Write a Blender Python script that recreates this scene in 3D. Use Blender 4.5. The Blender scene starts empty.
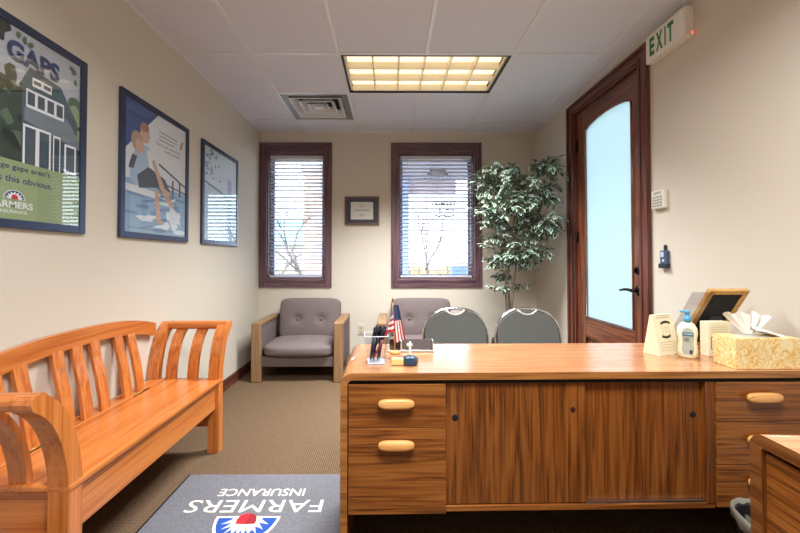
import bpy, bmesh, math, random
from mathutils import Vector, Matrix, Euler
random.seed(7)
C = bpy.context.scene.collection
PI = math.pi
# ------------------------------------------------------------------ camera, sky, exposure
XL, XR, D, HC, YB = -1.458, 1.642, 4.116, 2.584, -1.5      # left wall, right wall, back wall, ceiling, wall behind the camera
cd = bpy.data.cameras.new('camera'); cam = bpy.data.objects.new('camera', cd); C.objects.link(cam)
cam.location = (0, 0, 1.16); cam.rotation_euler = (PI/2 + .0175, 0, -.0059)
cd.sensor_width = 36; cd.lens = 36*366.9/800; cd.shift_x = .0105; cd.shift_y = -.0175; cd.clip_start = .02
bpy.context.scene.camera = cam
w = bpy.data.worlds.new('sky'); bpy.context.scene.world = w; w.use_nodes = True
bg = w.node_tree.nodes['Background']; bg.inputs['Color'].default_value = (.74, .87, 1, 1); bg.inputs['Strength'].default_value = 7
vs = bpy.context.scene.view_settings
vs.view_transform = 'Standard'; vs.look = 'None'; vs.gamma = 1; vs.exposure = 0.16; vs.use_curve_mapping = False
CEILING_LAMP = 78
def ceiling_lamp(x, y, z, spread, power):
    l = bpy.data.lights.new('lamp_light', 'AREA'); l.shape = 'RECTANGLE'; l.size = 1.05; l.size_y = .5
    l.energy = power; l.color = (.97, .98, 1); l.spread = spread
    o = bpy.data.objects.new('lamp_light', l); C.objects.link(o); o.location = (x, y, z); return o

# ------------------------------------------------------------------ materials
def col(h):
    if not isinstance(h, str): return tuple(h) + (1,)
    v = [int(h[i:i+2], 16)/255 for i in (0, 2, 4)]
    return tuple((x/12.92 if x <= .04045 else ((x+.055)/1.055)**2.4) for x in v) + (1,)
MATS = {}
def mat(name, color, rough=.5, metal=0, bump=0, bscale=80, vary=0, vscale=6, **kw):
    if name in MATS: return MATS[name]
    m = bpy.data.materials.new(name); m.use_nodes = True; MATS[name] = m
    nt = m.node_tree; b = nt.nodes['Principled BSDF']
    b.inputs['Base Color'].default_value = col(color); b.inputs['Roughness'].default_value = rough; b.inputs['Metallic'].default_value = metal
    for k, v in kw.items(): b.inputs[k].default_value = v
    tc = nt.nodes.new('ShaderNodeTexCoord')
    n = nt.nodes.new('ShaderNodeTexNoise'); n.inputs['Scale'].default_value = bscale; n.inputs['Detail'].default_value = 4
    nt.links.new(tc.outputs['Object'], n.inputs['Vector'])
    if bump:
        bp = nt.nodes.new('ShaderNodeBump'); bp.inputs['Strength'].default_value = bump; bp.inputs['Distance'].default_value = .003
        nt.links.new(n.outputs['Fac'], bp.inputs['Height']); nt.links.new(bp.outputs['Normal'], b.inputs['Normal'])
    if vary:
        n2 = nt.nodes.new('ShaderNodeTexNoise'); n2.inputs['Scale'].default_value = vscale; n2.inputs['Detail'].default_value = 5
        nt.links.new(tc.outputs['Object'], n2.inputs['Vector'])
        hs = nt.nodes.new('ShaderNodeHueSaturation'); hs.inputs['Color'].default_value = col(color)
        mr = nt.nodes.new('ShaderNodeMapRange'); mr.inputs['From Min'].default_value = .3; mr.inputs['From Max'].default_value = .7
        mr.inputs['To Min'].default_value = 1-vary; mr.inputs['To Max'].default_value = 1+vary
        nt.links.new(n2.outputs['Fac'], mr.inputs['Value']); nt.links.new(mr.outputs['Result'], hs.inputs['Value']); nt.links.new(hs.outputs['Color'], b.inputs['Base Color'])
    return m
def wood(name, dark, mid, light, axis='X', rough=.35, dens=1.0, coat=0, knots=0, seed=0, fine=.72):
    if name in MATS: return MATS[name]
    m = mat(name, mid, rough); nt = m.node_tree; b = nt.nodes['Principled BSDF']
    if coat: b.inputs['Coat Weight'].default_value = coat; b.inputs['Coat Roughness'].default_value = .18
    tc = nt.nodes.new('ShaderNodeTexCoord'); mp = nt.nodes.new('ShaderNodeMapping')
    sc = [15*dens]*3; sc['XYZ'.index(axis)] = .7*dens; mp.inputs['Scale'].default_value = sc; mp.inputs['Location'].default_value = (seed, seed*1.7, seed*.6)
    nt.links.new(tc.outputs['Object'], mp.inputs['Vector'])
    n1 = nt.nodes.new('ShaderNodeTexNoise'); n1.inputs['Scale'].default_value = 1.1; n1.inputs['Detail'].default_value = 3; n1.inputs['Distortion'].default_value = .15
    nt.links.new(mp.outputs['Vector'], n1.inputs['Vector'])
    # rings: iso-lines of the slow noise
    mu = nt.nodes.new('ShaderNodeMath'); mu.operation = 'MULTIPLY'; mu.inputs[1].default_value = 11; nt.links.new(n1.outputs['Fac'], mu.inputs[0])
    pp = nt.nodes.new('ShaderNodeMath'); pp.operation = 'PINGPONG'; pp.inputs[1].default_value = 1; nt.links.new(mu.outputs[0], pp.inputs[0])
    mp2 = nt.nodes.new('ShaderNodeMapping'); s2 = [170*dens]*3; s2['XYZ'.index(axis)] = 3*dens; mp2.inputs['Scale'].default_value = s2
    nt.links.new(tc.outputs['Object'], mp2.inputs['Vector'])
    n2 = nt.nodes.new('ShaderNodeTexNoise'); n2.inputs['Scale'].default_value = 1; n2.inputs['Detail'].default_value = 4; nt.links.new(mp2.outputs['Vector'], n2.inputs['Vector'])
    mx = nt.nodes.new('ShaderNodeMix'); mx.inputs['Factor'].default_value = fine
    nt.links.new(pp.outputs[0], mx.inputs['A']); nt.links.new(n2.outputs['Fac'], mx.inputs['B'])
    cr = nt.nodes.new('ShaderNodeValToRGB'); e = cr.color_ramp.elements
    e[0].position = .28; e[0].color = col(dark); e[1].position = .72; e[1].color = col(light); x = e.new(.48); x.color = col(mid)
    nt.links.new(mx.outputs['Result'], cr.inputs['Fac']); last = cr.outputs['Color']
    if knots:
        n3 = nt.nodes.new('ShaderNodeTexNoise'); n3.inputs['Scale'].default_value = knots; n3.inputs['Detail'].default_value = 2
        nt.links.new(tc.outputs['Object'], n3.inputs['Vector'])
        r3 = nt.nodes.new('ShaderNodeMapRange'); r3.inputs['From Min'].default_value = .6; r3.inputs['From Max'].default_value = .75; r3.inputs['To Max'].default_value = .7
        nt.links.new(n3.outputs['Fac'], r3.inputs['Value'])
        m2 = nt.nodes.new('ShaderNodeMix'); m2.data_type = 'RGBA'; m2.inputs['B'].default_value = col(dark)
        nt.links.new(r3.outputs['Result'], m2.inputs['Factor']); nt.links.new(last, m2.inputs['A']); last = m2.outputs['Result']
    nt.links.new(last, b.inputs['Base Color'])
    return m
def pane(name, tint=(1, 1, 1), gloss=.04, rough=0.0):
    m = bpy.data.materials.new(name); m.use_nodes = True; nt = m.node_tree; nt.nodes.clear()
    o = nt.nodes.new('ShaderNodeOutputMaterial'); t = nt.nodes.new('ShaderNodeBsdfTransparent'); t.inputs['Color'].default_value = tint + (1,)
    g = nt.nodes.new('ShaderNodeBsdfGlossy'); g.inputs['Roughness'].default_value = rough
    fr = nt.nodes.new('ShaderNodeFresnel'); fr.inputs['IOR'].default_value = 1 + 2*math.sqrt(gloss)/(1-math.sqrt(gloss))
    mx = nt.nodes.new('ShaderNodeMixShader')
    ge = nt.nodes.new('ShaderNodeNewGeometry'); iv = nt.nodes.new('ShaderNodeMath'); iv.operation = 'SUBTRACT'; iv.inputs[0].default_value = 1
    fm = nt.nodes.new('ShaderNodeMath'); fm.operation = 'MULTIPLY'; nt.links.new(ge.outputs['Backfacing'], iv.inputs[1])
    nt.links.new(iv.outputs[0], fm.inputs[0]); nt.links.new(fr.outputs[0], fm.inputs[1])
    nt.links.new(fm.outputs[0], mx.inputs[0]); nt.links.new(t.outputs[0], mx.inputs[1]); nt.links.new(g.outputs[0], mx.inputs[2]); nt.links.new(mx.outputs[0], o.inputs[0])
    return m
def frosted(name, tint):
    m = bpy.data.materials.new(name); m.use_nodes = True; nt = m.node_tree; nt.nodes.clear()
    o = nt.nodes.new('ShaderNodeOutputMaterial'); t = nt.nodes.new('ShaderNodeBsdfTranslucent'); t.inputs['Color'].default_value = tint + (1,)
    g = nt.nodes.new('ShaderNodeBsdfPrincipled'); g.inputs['Base Color'].default_value = (.5, .66, .70, 1); g.inputs['Roughness'].default_value = .35
    mx = nt.nodes.new('ShaderNodeMixShader'); mx.inputs[0].default_value = .2
    nt.links.new(t.outputs[0], mx.inputs[1]); nt.links.new(g.outputs[0], mx.inputs[2]); nt.links.new(mx.outputs[0], o.inputs[0])
    return m
def emit(name, color, strength, pattern=None):
    m = bpy.data.materials.new(name); m.use_nodes = True; b = m.node_tree.nodes['Principled BSDF']
    b.inputs['Base Color'].default_value = col(color); b.inputs['Emission Color'].default_value = col(color); b.inputs['Emission Strength'].default_value = strength
    return m
def carpet():
    m = mat('carpet', '9a8468', 1.0); nt = m.node_tree; b = nt.nodes['Principled BSDF']; b.inputs['Specular IOR Level'].default_value = .1
    tc = nt.nodes.new('ShaderNodeTexCoord')
    wv = nt.nodes.new('ShaderNodeTexWave'); wv.inputs['Scale'].default_value = 27; wv.inputs['Distortion'].default_value = .8; wv.inputs['Detail'].default_value = 3; wv.inputs['Detail Scale'].default_value = 2
    wy = nt.nodes.new('ShaderNodeTexWave'); wy.bands_direction = 'Y'; wy.inputs['Scale'].default_value = 34; wy.inputs['Distortion'].default_value = 1.5
    n = nt.nodes.new('ShaderNodeTexNoise'); n.inputs['Scale'].default_value = 70; n.inputs['Detail'].default_value = 5
    for q in (wv, wy, n): nt.links.new(tc.outputs['Object'], q.inputs['Vector'])
    a = nt.nodes.new('ShaderNodeMath'); a.operation = 'MULTIPLY_ADD'; a.inputs[1].default_value = .3; nt.links.new(wy.outputs['Fac'], a.inputs[0])
    s = nt.nodes.new('ShaderNodeMath'); s.operation = 'MULTIPLY'; s.inputs[1].default_value = .45; nt.links.new(wv.outputs['Fac'], s.inputs[0]); nt.links.new(s.outputs[0], a.inputs[2])
    a2 = nt.nodes.new('ShaderNodeMath'); a2.operation = 'MULTIPLY_ADD'; a2.inputs[1].default_value = .5; nt.links.new(n.outputs['Fac'], a2.inputs[0]); nt.links.new(a.outputs[0], a2.inputs[2])
    cr = nt.nodes.new('ShaderNodeValToRGB'); e = cr.color_ramp.elements; e[0].position = .25; e[0].color = col('443322'); e[1].position = .9; e[1].color = col('7e6852')
    nt.links.new(a2.outputs[0], cr.inputs['Fac']); nt.links.new(cr.outputs['Color'], b.inputs['Base Color'])
    bp = nt.nodes.new('ShaderNodeBump'); bp.inputs['Strength'].default_value = .6; bp.inputs['Distance'].default_value = .006
    nt.links.new(a2.outputs[0], bp.inputs['Height']); nt.links.new(bp.outputs['Normal'], b.inputs['Normal'])
    return m
WALL = mat('wall_paint', 'd1c9ba', .6, bump=.12, bscale=160, **{'Specular IOR Level': .25})
TILE = mat('ceiling_tile', 'd6d8e2', .9, bump=.35, bscale=260)
CARPET = carpet()
WTZ = wood('window_trim_upright', '44303a', '644a52', '785c60', 'Z', .25, 1.2)  # trim colour lifted toward mauve, imitating daylight spilling over the casings
WTX = wood('window_trim_across', '44303a', '644a52', '785c60', 'X', .25, 1.2)
TRIM = wood('dark_trim', '3a1c18', '5a2e26', '74402f', 'Y', .28, 1.2)
TRIMZ = wood('dark_trim_upright', '3a1c18', '5a2e26', '74402f', 'Z', .28, 1.2)
TRIMX = wood('dark_trim_across', '3a1c18', '5a2e26', '74402f', 'X', .28, 1.2)
DOORW = wood('door_wood', '3e1c12', '70402a', '8e563a', 'Z', .3, .8, coat=.3, knots=5)
DOORY = wood('door_wood_across', '3e1c12', '70402a', '8e563a', 'Y', .3, .8, coat=.3, knots=5)
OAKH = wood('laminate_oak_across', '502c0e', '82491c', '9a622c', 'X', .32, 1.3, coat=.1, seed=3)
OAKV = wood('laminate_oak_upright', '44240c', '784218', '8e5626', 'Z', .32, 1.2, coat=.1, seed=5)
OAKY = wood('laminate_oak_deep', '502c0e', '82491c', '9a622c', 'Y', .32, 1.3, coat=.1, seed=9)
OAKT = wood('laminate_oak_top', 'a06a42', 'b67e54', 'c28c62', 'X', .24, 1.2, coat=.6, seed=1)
EDGE = wood('laminate_edge', '6a4020', '96602f', 'ab7440', 'X', .35, 1)
HANDLE = wood('pull_wood', 'c08040', 'd89a56', 'e8b070', 'X', .4, 1.5)
PINEY = wood('pine_along', 'ae5a22', 'c67434', 'd28242', 'Y', .3, .8, coat=.3, seed=2)
PINEZ = wood('pine_upright', 'ae5a22', 'c67434', 'd28242', 'Z', .3, .8, coat=.3, seed=4)
PINEX = wood('pine_across', 'ae5a22', 'c67434', 'd28242', 'X', .3, .8, coat=.3, seed=6)
ARMOAK = wood('pale_oak_upright', '765638', '90704e', 'a07e5a', 'Z', .45, 1.4)
ARMOAKY = wood('pale_oak_deep', '765638', '90704e', 'a07e5a', 'Y', .45, 1.4)
MAUVE = mat('mauve_fabric', '6e6260', .95, bump=.3, bscale=400, vary=.05, vscale=30)
BLACK = mat('black_plastic', '16181c', .4)
DARK = mat('dark_void', '0c0a0a', .9)  # near-black colour standing in for shade inside gaps and holes
CHROME = mat('chrome', 'd8d8da', .16, 1)
SATIN = mat('satin_metal', 'c0c2c6', .3, 1)
BRONZE = mat('oil_bronze', '2a2220', .35, .7)
WHITE = mat('white_plastic', 'e6e4dc', .4)
WHITEMETAL = mat('white_enamel', 'e4e6ea', .22)
GREYFAB = mat('grey_fabric', '6f716e', .9, bump=.4, bscale=500, vary=.08, vscale=120)
NAVYFRAME = mat('navy_frame', '39435c', .3, .35)
GLASS = pane('window_glass', (.97, .99, 1)); PGLASS = pane('picture_glass', (1, 1, 1), .09)

# ------------------------------------------------------------------ mesh helpers
def nbm(): return bmesh.new()
def box(bm, x0, x1, y0, y1, z0, z1, bev=0, mi=0, M=None, seg=2):
    r = bmesh.ops.create_cube(bm, size=1)
    vs_ = r['verts']
    T = Matrix.Translation(((x0+x1)/2, (y0+y1)/2, (z0+z1)/2)) @ Matrix.Diagonal((abs(x1-x0), abs(y1-y0), abs(z1-z0), 1))
    bmesh.ops.transform(bm, matrix=T, verts=vs_)
    fs = set(f for v in vs_ for f in v.link_faces)
    for f in fs: f.material_index = mi
    if bev:
        es = list(set(e for v in vs_ for e in v.link_edges))
        r = bmesh.ops.bevel(bm, geom=es, offset=bev, segments=seg, profile=.5, affect='EDGES')
        vs_ = list(set(v for f in r['faces'] if f.is_valid for v in f.verts))
        for f in r['faces']:
            if f.is_valid: f.material_index = mi
    if M is not None:
        allv = set(vs_); stack = list(vs_)
        while stack:
            v = stack.pop()
            for e in v.link_edges:
                o = e.other_vert(v)
                if o not in allv: allv.add(o); stack.append(o)
        bmesh.ops.transform(bm, matrix=M, verts=list(allv))
    return bm
def prism(bm, pts, a, b, axis='Y', mi=0, M=None):
    """extrude a 2-D outline between a and b along axis. 2-D coords are the other two axes in x,y,z order"""
    def P(p, t):
        if axis == 'X': v = (t, p[0], p[1])
        elif axis == 'Y': v = (p[0], t, p[1])
        else: v = (p[0], p[1], t)
        v = Vector(v); return M @ v if M is not None else v
    A = [bm.verts.new(P(p, a)) for p in pts]; B = [bm.verts.new(P(p, b)) for p in pts]
    n = len(pts); fs = []
    fs.append(bm.faces.new(A)); fs.append(bm.faces.new(B[::-1]))
    for i in range(n): fs.append(bm.faces.new((A[i], B[i], B[(i+1) % n], A[(i+1) % n])))
    for f in fs: f.material_index = mi
    bmesh.ops.recalc_face_normals(bm, faces=fs)
    return fs
def tube(bm, pts, r, n=8, mi=0, closed=False, smooth=True, flat=1.0, up=None):
    pts = [Vector(p) for p in pts]; rings = []; N = len(pts)
    rad = r if isinstance(r, (list, tuple)) else [r]*N
    ref = Vector(up) if up else None; prev = None
    for i, p in enumerate(pts):
        if closed: t = pts[(i+1) % N]-pts[i-1]
        else: t = pts[min(i+1, N-1)]-pts[max(i-1, 0)]
        t.normalize()
        if ref is None: u = t.orthogonal().normalized() if prev is None else (prev-t*prev.dot(t)).normalized()
        else: u = (ref-t*ref.dot(t)).normalized()
        prev = u; v = t.cross(u)
        rings.append([bm.verts.new(p+rad[i]*(math.cos(2*PI*k/n)*u*flat+math.sin(2*PI*k/n)*v)) for k in range(n)])
    fs = []
    for i in range(N if closed else N-1):
        a, b = rings[i], rings[(i+1) % N]
        for k in range(n): fs.append(bm.faces.new((a[k], a[(k+1) % n], b[(k+1) % n], b[k])))
    if not closed: fs += [bm.faces.new(rings[0][::-1]), bm.faces.new(rings[-1])]
    for f in fs: f.material_index = mi; f.smooth = smooth and len(f.verts) == 4
    return fs
def lathe(bm, prof, cx=0, cy=0, n=24, mi=0, sx=1, sy=1, smooth=True):
    rings = [[bm.verts.new((cx+r*sx*math.cos(2*PI*k/n), cy+r*sy*math.sin(2*PI*k/n), z)) for k in range(n)] for r, z in prof]
    fs = []
    for a, b in zip(rings, rings[1:]):
        for k in range(n): fs.append(bm.faces.new((a[k], a[(k+1) % n], b[(k+1) % n], b[k])))
    fs += [bm.faces.new(rings[0][::-1]), bm.faces.new(rings[-1])]
    for f in fs: f.material_index = mi; f.smooth = smooth and len(f.verts) == 4
    return fs
def cushion(bm, x0, x1, y0, y1, z0, z1, n=7, puff=(0, 0, 0), seg=14, dents=(), mi=0, M=None):
    """rounded, puffed block; dents: (axis, sign, u, v, depth, radius)"""
    r = bmesh.ops.create_cube(bm, size=2); vs_ = r['verts']
    es = list(set(e for v in vs_ for e in v.link_edges))
    r = bmesh.ops.subdivide_edges(bm, edges=es, cuts=seg, use_grid_fill=True)
    allv = set(v for v in vs_ if v.is_valid) | set(v for g in r['geom'] if isinstance(g, bmesh.types.BMFace) for v in g.verts) | set(g for g in r['geom'] if isinstance(g, bmesh.types.BMVert))
    h = Vector(((x1-x0)/2, (y1-y0)/2, (z1-z0)/2)); c = Vector(((x0+x1)/2, (y0+y1)/2, (z0+z1)/2))
    for v in allv:
        p = v.co.copy(); m = max(abs(q) for q in p); l = (abs(p.x)**n+abs(p.y)**n+abs(p.z)**n)**(1/n)
        q = p*(m/l); w_ = [1-abs(q[i])**2.5 for i in range(3)]
        d = Vector((q.x*h.x, q.y*h.y, q.z*h.z))
        for i in range(3):
            j, k = (i+1) % 3, (i+2) % 3
            d[i] += puff[i]*q[i]*max(w_[j], 0)*max(w_[k], 0)
        v.co = c+d
    for ax, sg, u, vv, dep, rad in dents:
        j, k = [(1, 2), (0, 2), (0, 1)][ax]
        for v in allv:
            if (v.co[ax]-c[ax])*sg > 0: v.co[ax] -= sg*dep*math.exp(-((v.co[j]-u)**2+(v.co[k]-vv)**2)/rad**2)
    if M is not None:
        for v in allv: v.co = M @ v.co
    for v in allv:
        for f in v.link_faces: f.smooth = True; f.material_index = mi
    return bm
def text(bm, s, x, y, w, h, M=None, mi=0, bold=.0, mirror=False, thick=0):
    """lettering fitted into w x h in the xy plane with its lower left corner at x,y, then moved by M"""
    cu = bpy.data.curves.new('t', 'FONT'); cu.body = s; cu.offset = bold; cu.resolution_u = 3; cu.fill_mode = 'FRONT'
    if thick: cu.extrude = thick; cu.fill_mode = 'BOTH'
    o = bpy.data.objects.new('t', cu); C.objects.link(o)
    bpy.context.view_layer.update(); me = bpy.data.meshes.new_from_object(o.evaluated_get(bpy.context.evaluated_depsgraph_get()))
    xs = [v.co.x for v in me.vertices]; ys = [v.co.y for v in me.vertices]
    if xs:
        ax, ay, bw, bh = min(xs), min(ys), max(xs)-min(xs), max(ys)-min(ys)
        vv = []
        for v in me.vertices:
            px = (v.co.x-ax)/bw*w; px = w-px if mirror else px
            p = Vector((x+px, y+(v.co.y-ay)/bh*h, 0)); vv.append(bm.verts.new(M @ p if M is not None else p))
        for f in me.polygons:
            try: g = bm.faces.new([vv[i] for i in f.vertices]); g.material_index = mi
            except ValueError: pass
    bpy.data.objects.remove(o); bpy.data.curves.remove(cu); bpy.data.meshes.remove(me)
def poly(bm, pts, M=None, mi=0, z=0):
    vv = [bm.verts.new((M @ Vector((p[0], p[1], z))) if M is not None else Vector((p[0], p[1], z))) for p in pts]
    f = bm.faces.new(vv); f.material_index = mi; return f
def obj(name, bm, m=None, parent=None, kind=None, label=None, smooth_angle=None):
    me = bpy.data.meshes.new(name); bm.to_mesh(me); bm.free()
    for q in (m if isinstance(m, (list, tuple)) else [m]): me.materials.append(q)
    o = bpy.data.objects.new(name, me); C.objects.link(o)
    if parent: o.parent = parent
    if kind: o['kind'] = kind
    if label: o['label'] = label
    return o
def thing(name, label, cat, loc=(0, 0, 0), rz=0, group=None):
    o = bpy.data.objects.new(name, None); C.objects.link(o); o.empty_display_size = .1
    o.location = loc; o.rotation_euler = (0, 0, rz); o['label'] = label; o['category'] = cat
    if group: o['group'] = group
    return o
def tag(o, label, cat, group=None):
    o['label'] = label; o['category'] = cat
    if group: o['group'] = group
    return o
def struct(name, bm, m, parent=None): return obj(name, bm, m, parent, None if parent else 'structure')
def dup(root, loc, rz=None, label=None, group=None):
    r = root.copy(); C.objects.link(r); r.location = loc
    if rz is not None: r.rotation_euler = (0, 0, rz)
    if label: r['label'] = label
    if group: r['group'] = group
    def rec(a, b):
        for ch in [o for o in bpy.data.objects if o.parent == a]:
            c = ch.copy(); C.objects.link(c); c.parent = b; rec(ch, c)
    rec(root, r); return r
BMB = lambda *a, **k: box(nbm(), *a, **k)

# ------------------------------------------------------------------ room shell
struct('floor', BMB(XL-.02, XR+.02, YB-.02, D+.02, -.05, 0), CARPET)
struct('wall_left', BMB(XL-.12, XL, YB-.1, D+.12, -.05, HC+.15), WALL)
struct('wall_front', BMB(XL, XR, YB-.12, YB, -.05, HC+.15), WALL)
W1 = (-1.372, -.732); W2 = (.105, .952); WZ = (.935, 2.345)           # window openings
bm = nbm()
T = .16
for x0, x1 in ((XL, W1[0]), (W1[1], W2[0]), (W2[1], XR+.12)): box(bm, x0, x1, D, D+T, -.05, HC+.15)
for x0, x1 in (W1, W2): box(bm, x0, x1, D, D+T, -.05, WZ[0]); box(bm, x0, x1, D, D+T, WZ[1], HC+.15)
struct('wall_back', bm, WALL)
DY = (2.372, 3.242); DZ = 2.448                                          # door opening
bm = nbm()
box(bm, XR, XR+.12, YB-.1, DY[0], -.05, HC+.15); box(bm, XR, XR+.12, DY[1], D, -.05, HC+.15); box(bm, XR, XR+.12, DY[0], DY[1], DZ, HC+.15)
struct('wall_right', bm, WALL)
# ceiling with its suspended grid
LX = (-.353, .867); LY = (2.52, 3.13)
VX = (-.963, -.353); VY = (3.13, 3.74)
bm = nbm()
LIGHTS = [(LX, LY), (LX, (.08, .69))]
ys = [YB, .08, .69, 2.52, 3.13, 3.74, D]
for i in range(len(ys)-1):
    y0, y1 = ys[i], ys[i+1]
    if i in (1, 3): box(bm, XL, LX[0], y0, y1, HC, HC+.02); box(bm, LX[1], XR, y0, y1, HC, HC+.02)
    elif i == 4: box(bm, XL, VX[0], y0, y1, HC, HC+.02); box(bm, VX[1], XR, y0, y1, HC, HC+.02)
    else: box(bm, XL, XR, y0, y1, HC, HC+.02)
box(bm, XL, XR, YB, D, HC+.14, HC+.16)
ceil = struct('ceiling', bm, TILE)
bm = nbm()
for k in range(5):
    x = -.963+k*.61; segs = [(YB, D)]
    if k == 2: segs = [(YB, .08), (.69, 2.52), (3.13, D)]
    for a, b in segs: box(bm, x-.012, x+.012, a, b, HC-.006, HC+.001)
for y in [2.52-.61*k for k in range(1, 7)]+[2.52, 3.13, 3.74]:
    skip = any(abs(y-q) < -1 for q in ())
    inside = any(a+.05 < y < b-.05 for _, (a, b) in LIGHTS)
    if inside: box(bm, XL, LX[0], y-.012, y+.012, HC-.005, HC+.001); box(bm, LX[1], XR, y-.012, y+.012, HC-.005, HC+.001)
    else: box(bm, XL, XR, y-.012, y+.012, HC-.005, HC+.001)
for x0, x1, y0, y1 in ((XL, XL+.02, YB, D), (XR-.02, XR, YB, D), (XL, XR, D-.02, D)): box(bm, x0, x1, y0, y1, HC-.004, HC+.001)
struct('ceiling_grid', bm, WHITEMETAL, ceil)
for n_, a in (('left', (XL, XL+.014, YB, D)), ('back', (XL+.014, XR-.014, D-.014, D)), ('right', (XR-.014, XR, YB, 2.28)), ('front', (XL+.014, XR-.014, YB, YB+.014))):
    bm = BMB(*a, 0, .085); box(bm, *([a[0]+(0 if n_ != 'right' else .005), a[1]-(.005 if n_ == 'left' else 0), a[2]+(.005 if n_ == 'back' else 0), a[3]-(.005 if n_ == 'front' else 0)]), .085, .095)
    struct('baseboard_'+n_, bm, TRIM if n_ in ('left', 'right') else TRIMX)
bm = BMB(XR-.014, XR, 3.35, D-.014, 0, .092); struct('baseboard_right_corner', bm, TRIM); 

# ------------------------------------------------------------------ windows and blinds
def frame_loop(bm, x0, x1, z0, z1, w_, y0, y1, mi=0, mx=1, bev=.004):
    for a in ((x0, x0+w_, z0, z1), (x1-w_, x1, z0, z1)): box(bm, a[0], a[1], y0, y1, a[2], a[3], bev, mi)
    for a in ((x0+w_, x1-w_, z0, z0+w_), (x0+w_, x1-w_, z1-w_, z1)): box(bm, a[0], a[1], y0, y1, a[2], a[3], bev, mx)
SLAT = mat('blind_slat', 'd2d2de', .35, **{'Transmission Weight': 0})
CORD = mat('blind_cord', 'cfd0d8', .7)
for i, (x0, x1) in enumerate((W1, W2)):
    wn = bpy.data.objects.new('window_%d' % (i+1), None); C.objects.link(wn); wn['kind'] = 'structure'; wn.location = ((x0+x1)/2, D, 0)
    cx = (x0+x1)/2; h = (x1-x0)/2
    bm = nbm(); o_ = .086; ol = .086 if i else .0845
    frame_loop(bm, -h-ol, h+o_, WZ[0]-o_-.006, WZ[1]+o_, o_, -.02, 0, 0, 1); box(bm, -h-ol, h+o_, -.02, 0, WZ[1]+o_, WZ[1]+.122, .004, 1)
    frame_loop(bm, -h-.03, h+.03, WZ[0]-.03, WZ[1]+.03, .03, -.028, -.02, 0, 1, .003)
    obj('window_casing', bm, [WTZ, WTX], wn)
    bm = nbm(); frame_loop(bm, -h, h, WZ[0], WZ[1], .012, 0, .11, 0, 1, 0); obj('window_jamb', bm, [WTZ, WTX], wn)
    bm = nbm(); frame_loop(bm, -h+.012, h-.012, WZ[0]+.012, WZ[1]-.012, .035, .11, .15, 0, 0, .003); obj('window_sash', bm, mat('sash_paint', '9a9cb4', .4), wn)
    obj('glass', BMB(-h+.047, h-.047, .128, .132, WZ[0]+.047, WZ[1]-.047), GLASS, wn)
    # the blind hangs in the recess
    b = thing('window_blind', ('open horizontal slat blind in the left window by the corner', 'open horizontal slat blind in the window beside the tree')[i], 'blind', (cx, D+.05, 0), 0, 'white slat blinds')
    hh = h-.02
    obj('headrail', BMB(-hh, hh, -.025, .025, WZ[1]-.05, WZ[1]-.014, .003), SLAT, b)
    bm = nbm(); z = WZ[1]-.075
    while z > WZ[0]+.05:
        prism(bm, [(-.0235, z+.0045), (0, z+.0025), (.0235, z-.0045), (.0235, z-.0012), (0, z+.0060), (-.0235, z+.0078)], -hh, hh, 'X'); z -= .0415
    obj('slats', bm, SLAT, b)
    obj('bottom_rail', BMB(-hh, hh, -.024, .024, WZ[0]+.018, WZ[0]+.036, .003), SLAT, b)
    for s in (-.72, 0, .72) if i == 0 else (-.78, -.3, .78): obj('ladder_cord', tube(nb := nbm(), [(hh*s, -.027, WZ[1]-.05), (hh*s, -.027, WZ[0]+.03)], .0012, 5) and nb, CORD, b)
    if i == 0:
        bm = nbm(); tube(bm, [(hh*.93, -.034, WZ[1]-.05), (hh*.93, -.034, WZ[1]-.34)], .0018, 5); lathe(bm, [(.003, WZ[1]-.37), (.007, WZ[1]-.365), (.003, WZ[1]-.335)], hh*.93, -.034, 8); obj('pull_cord', bm, mat('cord_tassel', '4a4460', .6), b)
# lettering on the glass, read from outside
bm = nbm(); Mt = Matrix.Translation((0, D+.126, 0)) @ Matrix.Rotation(PI/2, 4, 'X')
LETTER = mat('vinyl_letter', '23263a', .5)
text(bm, 'FARMERS', .488, 1.775, .275, .052, Mt, 0, .045, True)
text(bm, 'WHITE', .568, 1.705, .195, .047, Mt, 0, .045, True)
text(bm, 'AGENCY', .518, 1.64, .245, .047, Mt, 0, .045, True)
tag(obj('window_lettering', bm, LETTER), 'dark reversed lettering stuck on the glass of the right window', 'lettering')
bm = nbm(); VG = [mat('vinyl_white', 'e8ecf4', .5), mat('vinyl_blue', '9aa6c4', .5)]
N = 14
arc = lambda r, a0=0, a1=PI, n=N: [(.56+r*1.25*math.cos(a0+(a1-a0)*k/n), 2.12+r*math.sin(a0+(a1-a0)*k/n)) for k in range(n+1)]
poly(bm, arc(.10), Mt, 1)
poly(bm, [(.56+.09*1.25*math.cos(PI*k/16)*(1 if k % 2 else .62), 2.122+.09*math.sin(PI*k/16)*(1 if k % 2 else .62)) for k in range(17)], Mt, 0, .001)
text(bm, 'FARMERS', .40, 2.055, .32, .05, Mt, 0, .02, True)
tag(obj('window_emblem', bm, VG), 'small rayed half-round emblem stuck high on the right window', 'emblem')

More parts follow.
